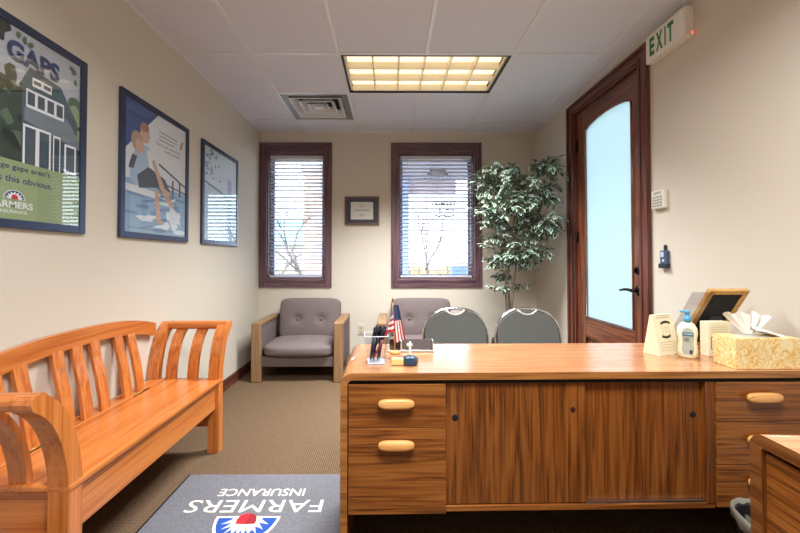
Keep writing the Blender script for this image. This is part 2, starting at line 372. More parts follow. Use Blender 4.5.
# ------------------------------------------------------------------ door
dr = bpy.data.objects.new('door_1', None); C.objects.link(dr); dr['kind'] = 'structure'; dr.location = (XR, (DY[0]+DY[1])/2, 0)
hw = (DY[1]-DY[0])/2
bm = nbm(); cw = .09
for s in (-1, 1):
    a, b_ = sorted((s*hw, s*(hw+cw)))
    box(bm, -.018, 0, a, b_, 0, DZ+.085, .004, 0)
    a, b_ = sorted((s*hw+s*.062, s*(hw+cw)));  box(bm, -.028, -.018, a, b_, 0, DZ+.085, .004, 0)
    a, b_ = sorted((s*hw, s*(hw+.022)));  box(bm, -.024, -.018, a, b_, 0, DZ+.02, .003, 0)
box(bm, -.018, 0, -hw, hw, DZ, DZ+.085, .004, 1); box(bm, -.028, -.018, -hw-.062, hw+.062, DZ+.06, DZ+.085, .004, 1); box(bm, -.024, -.018, -hw, hw, DZ, DZ+.022, .003, 1)
obj('door_casing', bm, [TRIMZ, TRIM], dr)
bm = nbm()
for s in (-1, 1): a, b_ = sorted((s*hw, s*(hw-.012))); box(bm, 0, .12, a, b_, 0, DZ, 0, 0)
box(bm, 0, .12, -hw, hw, DZ-.012, DZ, 0, 1); obj('door_jamb', bm, [TRIMZ, TRIM], dr)
# leaf with an arched opening
y0, y1, zt = -hw+.014, hw-.014, DZ-.014; ga, gb, gz, gs, gr = -.318, .300, .668, 2.25, .072
gc = (ga+gb)/2
def archz(y): t = (y-gc)/((gb-ga)/2); return gs+gr*math.sqrt(max(0, 1-t*t*.96)) - gr*.2
bm = nbm(); X0, X1 = .022, .066
box(bm, X0, X1, y0, ga, .01, zt, 0, 0); box(bm, X0, X1, gb, y1, .01, zt, 0, 0); box(bm, X0, X1, ga, gb, .12, .19, 0, 1); box(bm, X0, X1, ga, gb, .01, .12, 0, 1); box(bm, X0, X1, ga, gb, .52, gz, 0, 1)
box(bm, X0+.012, X1-.012, ga, gb, .19, .52, 0, 0)
K = 20; Y = [ga+(gb-ga)*k/K for k in range(K+1)]
prism(bm, [(y, archz(y)) for y in Y]+[(gb, zt), (ga, zt)], X0, X1, 'X', 1)
leaf = obj('door_leaf', bm, [DOORW, DOORY], dr)
bm = nbm()                                                          # bead round the glass and round the lower panel
tube(bm, [(X0, ga+.008, gz+.008)]+[(X0, min(max(y, ga+.008), gb-.008), archz(y)-.008) for y in Y]+[(X0, gb-.008, gz+.008)], .009, 6, closed=True)
tube(bm, [(X0, ga+.01, .2), (X0, ga+.01, .51), (X0, gb-.01, .51), (X0, gb-.01, .2)], .010, 6, closed=True)
box(bm, X0-.002, X0+.012, ga+.06, gb-.06, .25, .46, .008)
obj('door_bead', bm, DOORW, dr)
bm = nbm(); prism(bm, [(ga-.004, gz-.004)]+[(y, archz(y)+.003) for y in Y]+[(gb+.004, gz-.004)], X0+.018, X0+.026, 'X'); obj('door_glass', bm, frosted('frosted_glass', (.50, .56, .56)), dr)
bm = nbm(); hy, hz = -hw+.066, .948
def disc(bm, y, z, r, x0, x1, n=20, mi=0): tube(bm, [(x0, y, z), (x0-(x0-x1)*.7, y, z), (x1, y, z)], [r, r, r*.75], n, mi)
disc(bm, hy, hz, .033, X0, X0-.016); tube(bm, [(X0-.01, hy, hz), (X0-.055, hy, hz)], .010, 10)
tube(bm, [(X0-.052, hy-.006, hz), (X0-.056, hy+.03, hz+.006), (X0-.056, hy+.075, hz+.003), (X0-.054, hy+.115, hz-.006), (X0-.05, hy+.13, hz-.001)], [.011, .010, .009, .007, .005], 10)
obj('door_handle', bm, BRONZE, dr)
bm = nbm(); disc(bm, hy, hz+.135, .029, X0, X0-.018); box(bm, X0-.034, X0-.018, hy-.005, hy+.005, hz+.12, hz+.15, .002); obj('deadbolt', bm, BRONZE, dr)
for z in (.25, 1.0, 1.35, 2.15):
    if z == 1.0: continue
    bm = nbm(); tube(bm, [(.016, y1+.004, z-.05), (.016, y1+.004, z+.05)], .008, 8); box(bm, .018, .023, y1-.014, y1+.002, z-.05, z+.05); obj('hinge', bm, BRONZE, dr)

# ------------------------------------------------------------------ outside
OUT = lambda n_, h, r=.8, **k: mat(n_, h, r, **k)
struct('ground', BMB(-60, 60, D+T+.02, 90, -.12, -.02), OUT('dry_ground', '6e6048', vary=.25, vscale=.8))
struct('ground_side', BMB(XR+.14, 30, -20, D+T+.02, -.12, -.02), OUT('pale_paving', '9a9a98', vary=.1, vscale=2))
t = thing('entrance_canopy', 'low flat-roofed canopy outside the right window', 'canopy', (.4, 6.5, 0))
obj('soffit', BMB(-1.1, 3.4, -1.9, 2.0, 3.0, 3.08), OUT('soffit_paint', 'c4c8ea'), t)
obj('fascia', BMB(-1.1, 1.14, 1.95, 2.05, 2.66, 3.0), OUT('fascia_paint', 'c8b4bc', vary=.15, vscale=4), t)
obj('roof', BMB(-1.1, 3.4, -1.9, 2.05, 3.08, 3.5), OUT('roof_felt', '5a4a4a'), t)
for x, y in ((-.06, 1.9), (3.1, 1.9)): obj('column', BMB(x-.1, x+.1, y-.1, y+.1, -.02, 3.0, .01), OUT('column_paint', 'a8bcec'), t)
t = thing('brick_building', 'orange-brown brick building far outside the left window', 'building', (-4.45, 26, 0))
obj('brick_wall', BMB(-1.6, .55, 0, 6, -.02, 7.4), OUT('far_brick', 'd2a88c', vary=.25, vscale=3), t)
obj('roof', BMB(-1.8, .75, -.2, 6.2, 7.4, 7.8), OUT('far_roof', 'b4a49c'), t)
for z in (1.2, 3.4, 5.6): obj('window', BMB(-1.0, -.1, -.05, .02, z, z+1.2), OUT('far_window', 'a89c98', .2), t)
t = thing('green_roofed_building', 'long low building with a teal green roof beyond the left window', 'building', (-11.5, 40, 0))
obj('wall', BMB(-6, 3, 0, 8, -.02, 2.6), OUT('far_render', 'd8d8d0'), t)
bm = nbm(); prism(bm, [(-.5, 2.6), (8.5, 2.6), (4, 6.0)], -6.4, 3.4, 'X'); obj('roof', bm, OUT('teal_roof', '90c4c0'), t)
tag(obj('street_bin', BMB(1.34, 1.66, 7.8, 8.2, -.02, 1.02, .03), OUT('blue_paint', '7c98d4', .5)), 'blue metal box standing outside the right window', 'street box')
bm = nbm()
for k in range(11): cushion(bm, .35+k*.34, .75+k*.34, 13, 13.6, -.05, .95+.1*math.sin(k*1.7), 3, seg=3)
tag(obj('clipped_hedge', bm, OUT('dry_hedge', 'b89870', vary=.4, vscale=9)), 'low brown winter hedge outside the right window', 'hedge')
BARK = OUT('bare_bark', '7c6a64')
def bare_tree(name, label, x, y, hgt, seed, lean=0):
    rr = random.Random(seed); bm = nbm()
    def br(p, d, L, r, dep):
        q = p+d*L; m_ = p+d*L*.5+Vector((rr.uniform(-1, 1), rr.uniform(-1, 1), 0))*L*.07
        tube(bm, [p, m_, q], [r, r*.85, r*.65], 5)
        if dep == 0: return
        for k in range(3 if dep > 1 else 2):
            nd = (d+Vector((rr.uniform(-1, 1), rr.uniform(-1, 1), rr.uniform(-.1, .6)))*.75).normalized(); br(p+d*L*rr.uniform(.55, 1), nd, L*rr.uniform(.55, .8), r*.6, dep-1)
    br(Vector((0, 0, 0)), Vector((lean, 0, 1)).normalized(), hgt*.36, hgt*.013, 4)
    o = obj(name, bm, BARK); o.location = (x, y, -.02); return tag(o, label, 'tree')
bare_tree('bare_tree', 'leafless tree seen through the right part of the left window', -2.35, 10.5, 4.2, 5, -.3)
bare_tree('bare_tree', 'smaller leafless tree seen low in the left part of the left window', -2.75, 9.2, 2.3, 11)
bare_tree('bare_tree', 'thin leafless tree outside the right window', 1.0, 10.5, 3.4, 23, .05)

# ------------------------------------------------------------------ ceiling light and vent
def troffer(x0, x1, y0, y1, label, power, spread):
    t = thing('ceiling_light', label, 'ceiling light', ((x0+x1)/2, (y0+y1)/2, HC), 0, 'recessed ceiling lights')
    a, b = (x1-x0)/2-.014, (y1-y0)/2-.014
    bm = nbm()
    for q in ((-a, -a+.012, -b, b), (a-.012, a, -b, b), (-a, a, -b, -b+.012), (-a, a, b-.012, b)): box(bm, *q, -.004, .09)
    obj('frame', bm, mat('troffer_edge', '3a3a42', .4, .5), t)
    bm = BMB(-a+.012, a-.012, -b+.012, b-.012, .075, .085); obj('housing', bm, mat('troffer_housing', 'f4e8cc', .5), t)
    bm = nbm(); i0, j0 = a-.03, b-.028                               # cream louvre: border and fins
    for q in ((-a+.013, -i0, -b+.013, b-.013), (i0, a-.013, -b+.013, b-.013), (-i0, i0, -b+.013, -j0), (-i0, i0, j0, b-.013)): box(bm, *q, .012, .02)
    for k in range(1, 6): x = -i0+2*i0*k/6; prism(bm, [(x-.005, .004), (x+.005, .004), (x+.012, .05), (x-.012, .05)], -j0, j0, 'Y')
    for k in range(0, 4): y = -j0+2*j0*k/3; prism(bm, [(y-.006, .004), (y+.006, .004), (y+.022, .05), (y-.022, .05)], -i0, i0, 'X')
    obj('louvre', bm, mat('louvre_cream', 'fcf2dc', .35), t)
    obj('diffuser', BMB(-i0, i0, -j0, j0, .052, .06), LENS, t)
    L = ceiling_lamp(0, 0, -.012, spread, power); L.parent = t
    return t
LENS = emit('lamp_diffuser', 'fff0c8', 1.1)
troffer(*LX, *LY, 'recessed louvred ceiling light in view, between the two windows', CEILING_LAMP, math.radians(112))
troffer(*LX, *LIGHTS[1][1], 'recessed ceiling light right above the two desks, out of view', CEILING_LAMP, math.radians(160))
t = thing('ceiling_vent', 'square metal louvred air vent in the ceiling left of the light', 'vent', ((VX[0]+VX[1])/2, (VY[0]+VY[1])/2, HC))
bm = nbm(); a = .293
def sq(bm, r0, z0, r1, z1, mi=0, th=.004):
    A = [(-r0, -r0), (r0, -r0), (r0, r0), (-r0, r0)]; B = [(-r1, -r1), (r1, -r1), (r1, r1), (-r1, r1)]
    for zz, rev in ((0, 0), (th, 1)):
        va = [bm.verts.new((x, y, z0+zz)) for x, y in A]; vb = [bm.verts.new((x, y, z1+zz)) for x, y in B]
        for k in range(4): f = bm.faces.new((va[k], va[(k+1) % 4], vb[(k+1) % 4], vb[k])); f.material_index = mi
sq(bm, a, 0, .235, 0)
obj('rim', bm, mat('vent_metal', '8c8e92', .35, .5), t)
for r in (.235, .165, .10):
    bm = nbm(); sq(bm, r-.012, -.010, r-.06, .05); sq(bm, r-.004, -.012, r-.016, -.012); obj('vane', bm, mat('vent_vane', 'e0e2e6', .3), t)
bm = nbm(); sq(bm, .045, -.008, .0, -.008); obj('vane', bm, mat('vent_vane', 'e0e2e6', .3), t)
bm = BMB(-.29, .29, -.29, .29, .10, .12); lathe(bm, [(.2, .09), (.2, .1)], 0, 0, 24, 1); obj('duct', bm, [mat('duct_grey', '6a6e72', .5, .3), mat('duct_dark', '14282e', .6)], t)

# ------------------------------------------------------------------ exit sign, keypad, wall control
t = thing('exit_sign', 'white box exit sign with green letters beside the door top', 'exit sign', (XR, 2.095, 2.362))
obj('housing', BMB(-.052, 0, -.15, .15, 0, .165, .004), WHITE, t)
obj('face', BMB(-.055, -.052, -.142, .142, .008, .157), mat('sign_face', 'ece9e0', .35), t)
bm = nbm(); Ms = Matrix.Translation((-.0558, .112, .027)) @ Matrix.Rotation(-PI/2, 4, 'Z') @ Matrix.Rotation(PI/2, 4, 'X')
for k, (ch, w_) in enumerate((('E', .047), ('X', .06), ('I', .012), ('T', .052))): text(bm, ch, (.0, .054, .121, .143)[k], 0, w_*.88, .112, Ms, 0, .045)
obj('lettering', bm, mat('sign_green', '2a7a2e', .5), t)
bm = nbm(); tube(bm, [(-.012, -.150, .018), (-.012, -.155, .018)], .004, 10); obj('indicator_light', bm, emit('red_indicator', 'ff4a30', 3), t)
t = thing('alarm_keypad', 'off-white push-button alarm keypad on the wall beside the door', 'keypad', (XR, 2.198, 1.462))
obj('case', BMB(-.027, 0, -.052, .052, 0, .112, .006), mat('keypad_case', 'dcd8cc', .45), t)
bm = nbm()
for r in range(4):
    for c_ in range(4): box(bm, -.030, -.026, -.038+c_*.021, -.038+c_*.021+.014, .014+r*.017, .014+r*.017+.010, .001)
obj('buttons', bm, mat('keypad_button', '9a988e', .5), t)
obj('display', BMB(-.0285, -.026, -.03, .03, .088, .102), mat('keypad_display', 'a8aea4', .2), t)
t = thing('wall_control', 'small blue-grey control in a cradle on the wall below the keypad', 'wall control', (XR, 2.165, 1.105))
obj('body', BMB(-.02, 0, -.028, .028, .02, .105, .005), mat('control_blue', '3c4a66', .35), t)
bm = nbm(); box(bm, -.028, 0, -.032, .032, 0, .028, .004); obj('cradle', bm, mat('control_dark', '1c2230', .4), t); obj('clip', BMB(-.012, 0, -.008, .008, .10, .138, .003), mat('control_dark', '1c2230', .4), t)
bm = nbm(); box(bm, -.023, -.019, -.006, .018, .065, .095, .002); disc(bm, .0, .045, .009, -.019, -.023, 12); obj('buttons', bm, mat('control_pale', 'b8c4d8', .3), t)

# ------------------------------------------------------------------ wall outlet, certificate
t = thing('wall_outlet', 'beige double power outlet on the back wall between the armchairs', 'power outlet', (-.315, D, .315))
obj('plate', BMB(-.035, .035, -.007, 0, 0, .115, .003), mat('outlet_plate', 'cfc4ae', .4), t)
bm = nbm()
for z in (.035, .08): box(bm, -.016, .016, -.010, -.006, z-.014, z+.014, .004)
obj('sockets', bm, mat('outlet_socket', 'b8ad98', .4), t)
t = thing('certificate_frame', 'small framed certificate with dark blue mat between the two windows', 'framed certificate', (-.308, D, 1.70))
bm = nbm(); frame_loop(bm, -.192, .192, -.158, .158, .02, -.022, 0, 0, 1, .003); obj('frame', bm, [mat('frame_brown', '6a5048', .35)]*2, t)
obj('backing', BMB(-.172, .172, -.010, -.001, -.138, .138), mat('mat_navy', '2c3048', .6), t)
bm = nbm(); box(bm, -.125, .125, -.012, -.0105, -.098, .098); Mc = Matrix.Translation((0, -.0125, 0)) @ Matrix.Rotation(PI/2, 4, 'X')
obj('certificate', bm, mat('paper', 'dcdcd4', .6), t)
bm = nbm()
for z, w_, h_ in ((.05, .07, .006), (.038, .05, .005), (.0, .17, .012), (-.05, .05, .008), (-.064, .03, .008)): poly(bm, [(-w_/2, z), (w_/2, z), (w_/2, z+h_), (-w_/2, z+h_)], Mc)
obj('writing', bm, mat('faint_ink', '9c9c98', .6), t)
obj('glass', BMB(-.172, .172, -.0165, -.0145, -.138, .138), PGLASS, t)

# ------------------------------------------------------------------ posters on the left wall
def poster(yc, label, draw, mats, name='framed_poster'):
    t = thing(name, label, 'framed poster', (XL, yc, 1.685), 0, 'framed posters on the left wall')
    bm = nbm(); Wd, Hh, fw = .333, .407, .034
    for a in ((-Wd, -Wd+fw, -Hh, Hh), (Wd-fw, Wd, -Hh, Hh), (-Wd+fw, Wd-fw, -Hh, -Hh+fw), (-Wd+fw, Wd-fw, Hh-fw, Hh)): box(bm, 0, .019, a[0], a[1], a[2], a[3], .0025)
    obj('frame', bm, NAVYFRAME, t)
    M = Matrix.Translation((.009, -Wd+fw, -Hh+fw)) @ Matrix.Rotation(PI/2, 4, 'Z') @ Matrix.Rotation(PI/2, 4, 'X')   # u -> +Y, v -> +Z, out -> +X
    bm = nbm(); box(bm, .001, .008, -Wd+fw, Wd-fw, -Hh+fw, Hh-fw, 0, 0)
    draw(bm, M); obj('print', bm, mats, t)
    obj('glass', BMB(.0135, .0155, -Wd+fw, Wd-fw, -Hh+fw, Hh-fw), PGLASS, t)
PW, PH = .598, .746
P = lambda n_, h: mat('print_'+n_, h, .55)  # print colours paled and blued, imitating reflections that wash over the glass
def R(bm, M, x0, x1, y0, y1, mi, z=.0004): poly(bm, [(x0, y0), (x1, y0), (x1, y1), (x0, y1)], M, mi, z)
def blob(bm, M, cx, cy, rx, ry, mi, z, n=14, rot=0, jit=0, seed=1):
    rr = random.Random(seed); pts = []
    for k in range(n):
        a = 2*PI*k/n; j = 1+rr.uniform(-jit, jit); x, y = rx*math.cos(a)*j, ry*math.sin(a)*j
        pts.append((cx+x*math.cos(rot)-y*math.sin(rot), cy+x*math.sin(rot)+y*math.cos(rot)))
    pts = [(min(max(x, 0), PW), min(max(y, 0), PH)) for x, y in pts]; poly(bm, pts, M, mi, z)
def emblem(bm, M, cx, cy, r, white, blue, red, z):
    poly(bm, [(cx+r*1.15*math.cos(PI*k/18), cy+r*math.sin(PI*k/18)) for k in range(19)], M, white, z)
    poly(bm, [(cx+r*1.05*math.cos(PI*k/18), cy+r*.04+r*.88*math.sin(PI*k/18)) for k in range(19)], M, blue, z+.0003)
    poly(bm, [(cx+r*1.0*math.cos(PI*k/14)*(1 if k % 2 else .66), cy+r*.04+r*.84*math.sin(PI*k/14)*(1 if k % 2 else .66)) for k in range(15)], M, white, z+.0006)
    poly(bm, [(cx-r*.36, cy+.01*r)]+[(cx+r*.36*math.cos(PI-PI*k/8), cy+r*.12+r*.4*math.sin(PI*k/8)) for k in range(9)]+[(cx+r*.36, cy+.01*r)], M, red, z+.0009)
def draw1(bm, M):
    # u 0..PW ; world Y = 1.10 + u ; world z = 1.307 + v
    R(bm, M, 0, PW, 0, PH, 1)                                            # pale sky
    R(bm, M, 0, PW, .19, .50, 2, .0007)                                  # trees
    rr = random.Random(4)
    for k in range(50): blob(bm, M, rr.uniform(0, .36), rr.uniform(.26, .56), rr.uniform(.02, .05), rr.uniform(.015, .04), rr.choice((2, 3, 9)), .0010+.00002*k, 9, rr.uniform(0, 3), .3, k)
    for k in range(14): blob(bm, M, rr.uniform(.52, PW), rr.uniform(.3, .56), .03, .03, rr.choice((3, 8)), .0012+.00002*k, 9, 0, .3, 90+k)
    poly(bm, [(.33, .24), (.585, .24), (.585, .47), (.50, .60), (.36, .62), (.33, .56)], M, 4, .0022)     # slate gable wall
    poly(bm, [(.34, .40), (PW, .35), (PW, .39), (.53, .475), (.34, .45)], M, 6, .0024)                        # lower roof
    def win(x0, x1, a, b, n, z=.0026):
        R(bm, M, x0, x1, a, b, 5, z)
        for q in range(n): w_ = (x1-x0)/n; R(bm, M, x0+w_*q+w_*.14, x0+w_*(q+1)-w_*.14, a+.012, b-.010, 7, z+.0003)
    win(.345, .515, .455, .53, 4); win(.37, .455, .548, .585, 2); win(.335, .455, .215, .385, 2); win(.465, .50, .205, .38, 1); win(.52, .58, .23, .36, 1)
    R(bm, M, .32, .59, .19, .215, 5, .0026)
    poly(bm, [(0, 0), (PW, 0), (PW, .225), (.3, .228), (0, .235)], M, 8, .0032)                             # lime band
    text(bm, 'age gaps aren\'t', .238, .186, .215, .028, M @ Matrix.Translation((0, 0, .0036)), 10, .01)
    text(bm, 'is this obvious.', .238, .143, .225, .026, M @ Matrix.Translation((0, 0, .0036)), 10, .01)
    emblem(bm, M, .306, .078, .036, 5, 10, 11, .0037)
    text(bm, 'FARMERS', .215, .044, .165, .026, M @ Matrix.Translation((0, 0, .0036)), 5, .02); text(bm, 'INSURANCE', .250, .024, .105, .012, M @ Matrix.Translation((0, 0, .0036)), 5, .01)
    text(bm, 'GAPS', .268, .613, .222, .080, M @ Matrix.Translation((0, 0, .0036)), 10, .045)
    blob(bm, M, .22, .72, .06, .05, 9, .0036, 12, 0, .3, 5)
    for k, (x, y) in enumerate(((.31, .722), (.335, .714), (.36, .71), (.55, .71), (.57, .66), (.565, .70))): blob(bm, M, x, y, .010, .014, 3, .0036, 8, 0, .4, k)
poster(1.412, 'framed poster cut by the left edge, reading GAPS above a grey house', draw1,
       [P('white', 'e6e8ea'), P('sky', 'b4bcc6'), P('tree_dark', '38483f'), P('tree_green', '57705a'), P('slate', '48606c'), P('white_trim', 'e6eaee'), P('roof_grey', '788690'), P('pane_grey', '4a5a66'), P('lime', '94a67c'), P('tree_black', '222e2c'), P('navy', '28406e'), P('red', 'b8283c')])
def draw2(bm, M):
    R(bm, M, 0, PW, 0, PH, 1)
    poly(bm, [(0, PH), (.29, PH), (0, .455)], M, 2, .0008)
    poly(bm, [(.26, .66), (.29, .69), (.30, .69)], M, 1, .0009)
    R(bm, M, 0, PW, 0, .30, 3, .0008)                                    # water
    rr = random.Random(3)
    for k in range(26): blob(bm, M, rr.uniform(.02, .56), rr.uniform(.02, .27), rr.uniform(.03, .1), rr.uniform(.006, .018), rr.choice((4, 5, 4)), .001+.00002*k, 10, rr.uniform(-.2, .2), .3, k)
    poly(bm, [(.0, .27), (.32, .26), (.30, .22), (.0, .23)], M, 1, .0016)
    poly(bm, [(.30, .435), (PW, .345), (PW, .358), (.30, .45)], M, 6, .0012); poly(bm, [(.2, .34), (PW, .30), (PW, .31), (.2, .35)], M, 6, .0012)
    for x in (.44, .52): poly(bm, [(x, .27), (x+.018, .27), (x+.018, .37), (x, .37)], M, 6, .0014)
    # two seated figures seen from the side, arms round each other, legs dangling
    poly(bm, [(.04, .30), (.06, .44), (.13, .52), (.2, .52), (.27, .44), (.32, .36), (.30, .28), (.12, .26)], M, 7, .0018)
    poly(bm, [(.18, .50), (.26, .50), (.28, .36), (.22, .34)], M, 1, .0020)
    poly(bm, [(.10, .33), (.20, .40), (.36, .36), (.42, .29), (.36, .25), (.28, .29), (.12, .26)], M, 8, .0022)
    poly(bm, [(.30, .30), (.34, .31), (.42, .25), (.50, .14), (.47, .13), (.38, .22)], M, 9, .0024)
    poly(bm, [(.26, .27), (.30, .27), (.32, .10), (.36, .07), (.28, .07)], M, 9, .0024)
    poly(bm, [(.23, .44), (.25, .46), (.36, .30), (.42, .28), (.40, .26), (.32, .28)], M, 9, .0025)
    poly(bm, [(.06, .44), (.10, .44), (.07, .36), (.03, .36)], M, 6, .0024)
    blob(bm, M, .165, .590, .042, .058, 9, .0026, 14, .15); blob(bm, M, .163, .625, .040, .028, 10, .0028, 12, .1)
    blob(bm, M, .100, .525, .050, .060, 11, .0030, 14, .3); blob(bm, M, .118, .50, .034, .042, 9, .0032, 12, .3)
    for k, (x, y) in enumerate(((.42, .12), (.46, .08), (.50, .13), (.45, .16), (.39, .06))): blob(bm, M, x, y, .035, .05, 5, .0034+.0001*k, 9, .5*k, .5, k+40)
    for k in range(3): R(bm, M, .30, .50-.015*k, .645-.024*k, .652-.024*k, 12, .0012)
    text(bm, 'Time to get what matters', .27, .56, .27, .017, M @ Matrix.Translation((0, 0, .0014)), 13, .01); text(bm, 'most covered.', .36, .535, .17, .015, M @ Matrix.Translation((0, 0, .0014)), 13, .01)
    poly(bm, [(.525, .60), (.55, .66), (.565, .66), (.54, .60)], M, 14, .0014)
    text(bm, 'Farmers Insurance Exchange and affiliates. Products may vary by state.', .03, .02, .44, .012, M @ Matrix.Translation((0, 0, .0044)), 13, 0)
poster(2.302, 'framed poster of two people sitting by splashing water, middle of the three', draw2,
       [P('white', 'e6e8ea'), P('cloud', 'dfe6ec'), P('royal', '3a5690'), P('water', '94b4d0'), P('water_deep', '7498be'), P('foam', 'dfeaf2'), P('dock', '4a5464'), P('shirt', 'a8c4dc'), P('shorts', '4c5c72'), P('skin', 'cfae9e'), P('scalp', 'b08474'), P('straw', 'b09c84'), P('text_grey', '8c929a'), P('text_black', '30343c'), P('red', 'b8283c')])
def draw3(bm, M):
    R(bm, M, 0, PW, 0, PH, 1); poly(bm, [(0, .47), (PW, .40), (PW, 0), (0, 0)], M, 2, .0008)  # pale blue-white fills paint in the reflections on this poster
    poly(bm, [(0, .475), (.36, .415), (PW, .43), (PW, .41), (.36, .395), (0, .455)], M, 3, .0011)
    R(bm, M, .42, .50, .0, .56, 4, .0013)
    rr = random.Random(8)
    for k in range(26): blob(bm, M, rr.uniform(0, .15)+max(0, .72-rr.uniform(.5, .72))*.6, rr.uniform(.5, .73), .016, .010, rr.choice((3, 5)), .0015+.00002*k, 7, k, .4, k)
poster(3.160, 'framed poster with a pale blue picture, furthest of the three from the viewer', draw3,
       [P('white', 'e6e8ea'), P('pale_sky', 'cfdfe8'), P('pale_blue', 'bcd4e4'), P('line_blue', '6e88a8'), P('band_blue', '8fb0d8'), P('leaf_grey', '6a7a6c')])

# ------------------------------------------------------------------ logo mat
MX0, MX1, MY0, MY1 = -1.06, -.19, 1.335, 1.985
t = thing('entrance_mat', 'grey carpet mat with FARMERS INSURANCE lettering lying beside the wooden bench', 'floor mat', (0, 0, 0))
MATG = mat('mat_pile', '6e6e74', 1, bump=.8, bscale=500, vary=.22, vscale=130)
obj('rubber_edge', BMB(MX0-.012, MX1+.012, MY0-.012, MY1+.006, 0, .006, .002), BLACK, t)
obj('pile', BMB(MX0, MX1, MY0, MY1, .002, .010, .002), MATG, t)
bm = nbm(); ML = Matrix.Translation((-.627, 1.686, .0108)) @ Matrix.Rotation(PI, 4, 'Z')      # local +y points to the viewer
text(bm, 'FARMERS', -.315, -.088, .63, .086, ML, 0, .0); text(bm, 'INSURANCE', -.21, -.173, .42, .056, ML, 0, .01)
obj('lettering', bm, mat('cream_pile', 'e6e2cc', 1, bump=.5, bscale=500), t)
bm = nbm(); cy = .024; r = .134
S = lambda a, q=1, ry=1.2: (r*q*math.cos(a), cy+r*ry*q*math.sin(a))
poly(bm, [S(PI*k/20, 1.06) for k in range(21)], ML, 0)
poly(bm, [S(.06+(PI-.12)*k/20, .97) for k in range(21)], ML, 1, .0004)
poly(bm, [(-.085, cy), (.085, cy)]+[S(.12+(PI-.24)*k/22, .84 if k % 2 == 0 and 0 < k < 22 else .5) for k in range(23)], ML, 2, .0008)
poly(bm, [(-.06, cy), (.06, cy)]+[S(.2+(PI-.4)*k/16, .66 if k % 2 else .45) for k in range(17)], ML, 0, .0010)
hp = [(-.052, cy+.0), (-.056, cy+.04)]
poly(bm, [(.0, cy+.050), (.042, cy+.048), (.045, cy+.02), (.04, cy-.004), (.020, cy-.016), (0, cy-.018)], ML, 3, .0014)
poly(bm, [(.0, cy+.050), (0, cy-.018), (-.020, cy-.014), (-.036, cy+.004), (-.044, cy+.03), (-.042, cy+.048)], ML, 4, .0014)
obj('emblem', bm, [mat('cream_pile', 'e6e2cc'), mat('blue_pile', '1f4a9c', 1), mat('pale_blue_pile', 'c4cede', 1), mat('red_pile', 'd8202c', 1), mat('dark_red_pile', '8c1c28', 1)], t)

# ------------------------------------------------------------------ bench
t = thing('wooden_bench', 'orange pine bench with slatted back and scrolled arms by the left wall', 'bench', (0, 0, 0))
BY0, BY1 = 1.215, 2.245
def post(bm, x0, x1, yb, sgn, ztop, r=.024, z0=0, flare=.125, mi=0, zs=.40):
    """an upright that is straight below zs and curves outward (sgn) above it; thickness 2r in Y"""
    N = 12; pts = [(yb, z0), (yb, zs)] if z0 < zs-.02 else [(yb, z0)]
    am = math.radians(72)
    for k in range(1, N+1):
        a = am*k/N; pts.append((yb+sgn*flare*(1-math.cos(a))/(1-math.cos(am)), zs+(ztop-zs)*math.sin(a)/math.sin(am)))
    L, Rr = [], []
    for i, p in enumerate(pts):
        a = Vector(pts[max(i-1, 0)]); b = Vector(pts[min(i+1, len(pts)-1)]); d = (b-a).normalized(); n_ = Vector((-d.y, d.x))
        L.append((p[0]+n_.x*r, p[1]+n_.y*r)); Rr.append((p[0]-n_.x*r, p[1]-n_.y*r))
    end = Vector(pts[-1]); d = (Vector(pts[-1])-Vector(pts[-2])).normalized(); n_ = Vector((-d.y, d.x)); cap = [tuple(end+n_*r*math.cos(PI*k/6)+d*r*1.2*math.sin(PI*k/6)) for k in range(1, 6)]
    prism(bm, L+cap+Rr[::-1], x0, x1, 'X', mi); return pts[-1]
for yb, s in ((BY0, -1), (BY1, 1)):
    bm = nbm(); tip = post(bm, -1.088, -1.022, yb, s, .735, .027); obj('front_post', bm, PINEZ, t)
    bm = nbm(); post(bm, -1.452, -1.395, yb, s, .735, .024); obj('rear_post', bm, PINEZ, t)
    for x in (-1.325, -1.195):
        bm = nbm(); post(bm, x-.03, x+.03, yb+s*.004, s, .71, .010, .40, .118); obj('arm_slat', bm, PINEZ, t)
    bm = nbm(); yy, zz = tip
    prism(bm, [(yy+.030*math.cos(a)-s*.004, zz+.003+.027*math.sin(a)) for a in [2*PI*k/14 for k in range(14)]], -1.40, -1.03, 'X'); obj('arm_rail', bm, PINEX, t)
    bm = nbm(); box(bm, -1.40, -1.08, yb-.012, yb+.012, .15, .42, .003); obj('end_panel', bm, PINEX, t)
bm = nbm(); box(bm, -1.345, -1.018, BY0-.028, BY1+.012, .414, .436, .006); obj('seat', bm, PINEY, t)
bm = nbm(); box(bm, -1.44, -1.352, BY0-.028, BY1+.012, .414, .437, .003); obj('rear_seat_strip', bm, PINEY, t)
for y in (1.42, 2.02):
    bm = nbm(); tube(bm, [(-1.349, y-.06, .438), (-1.349, y+.06, .438)], .004, 8); obj('hinge', bm, mat('brass', 'b89850', .3, .9), t)
bm = nbm(); box(bm, -1.064, -1.040, BY0+.02, BY1-.02, .262, .414, .003); box(bm, -1.064, -1.032, BY0+.02, BY1-.02, .392, .414, .003); obj('front_apron', bm, PINEY, t)
bm = nbm(); box(bm, -1.45, -1.43, BY0+.02, BY1-.02, .262, .414, .003); box(bm, -1.43, -1.064, BY0+.02, BY1-.02, .262, .275); obj('chest_box', bm, PINEY, t)
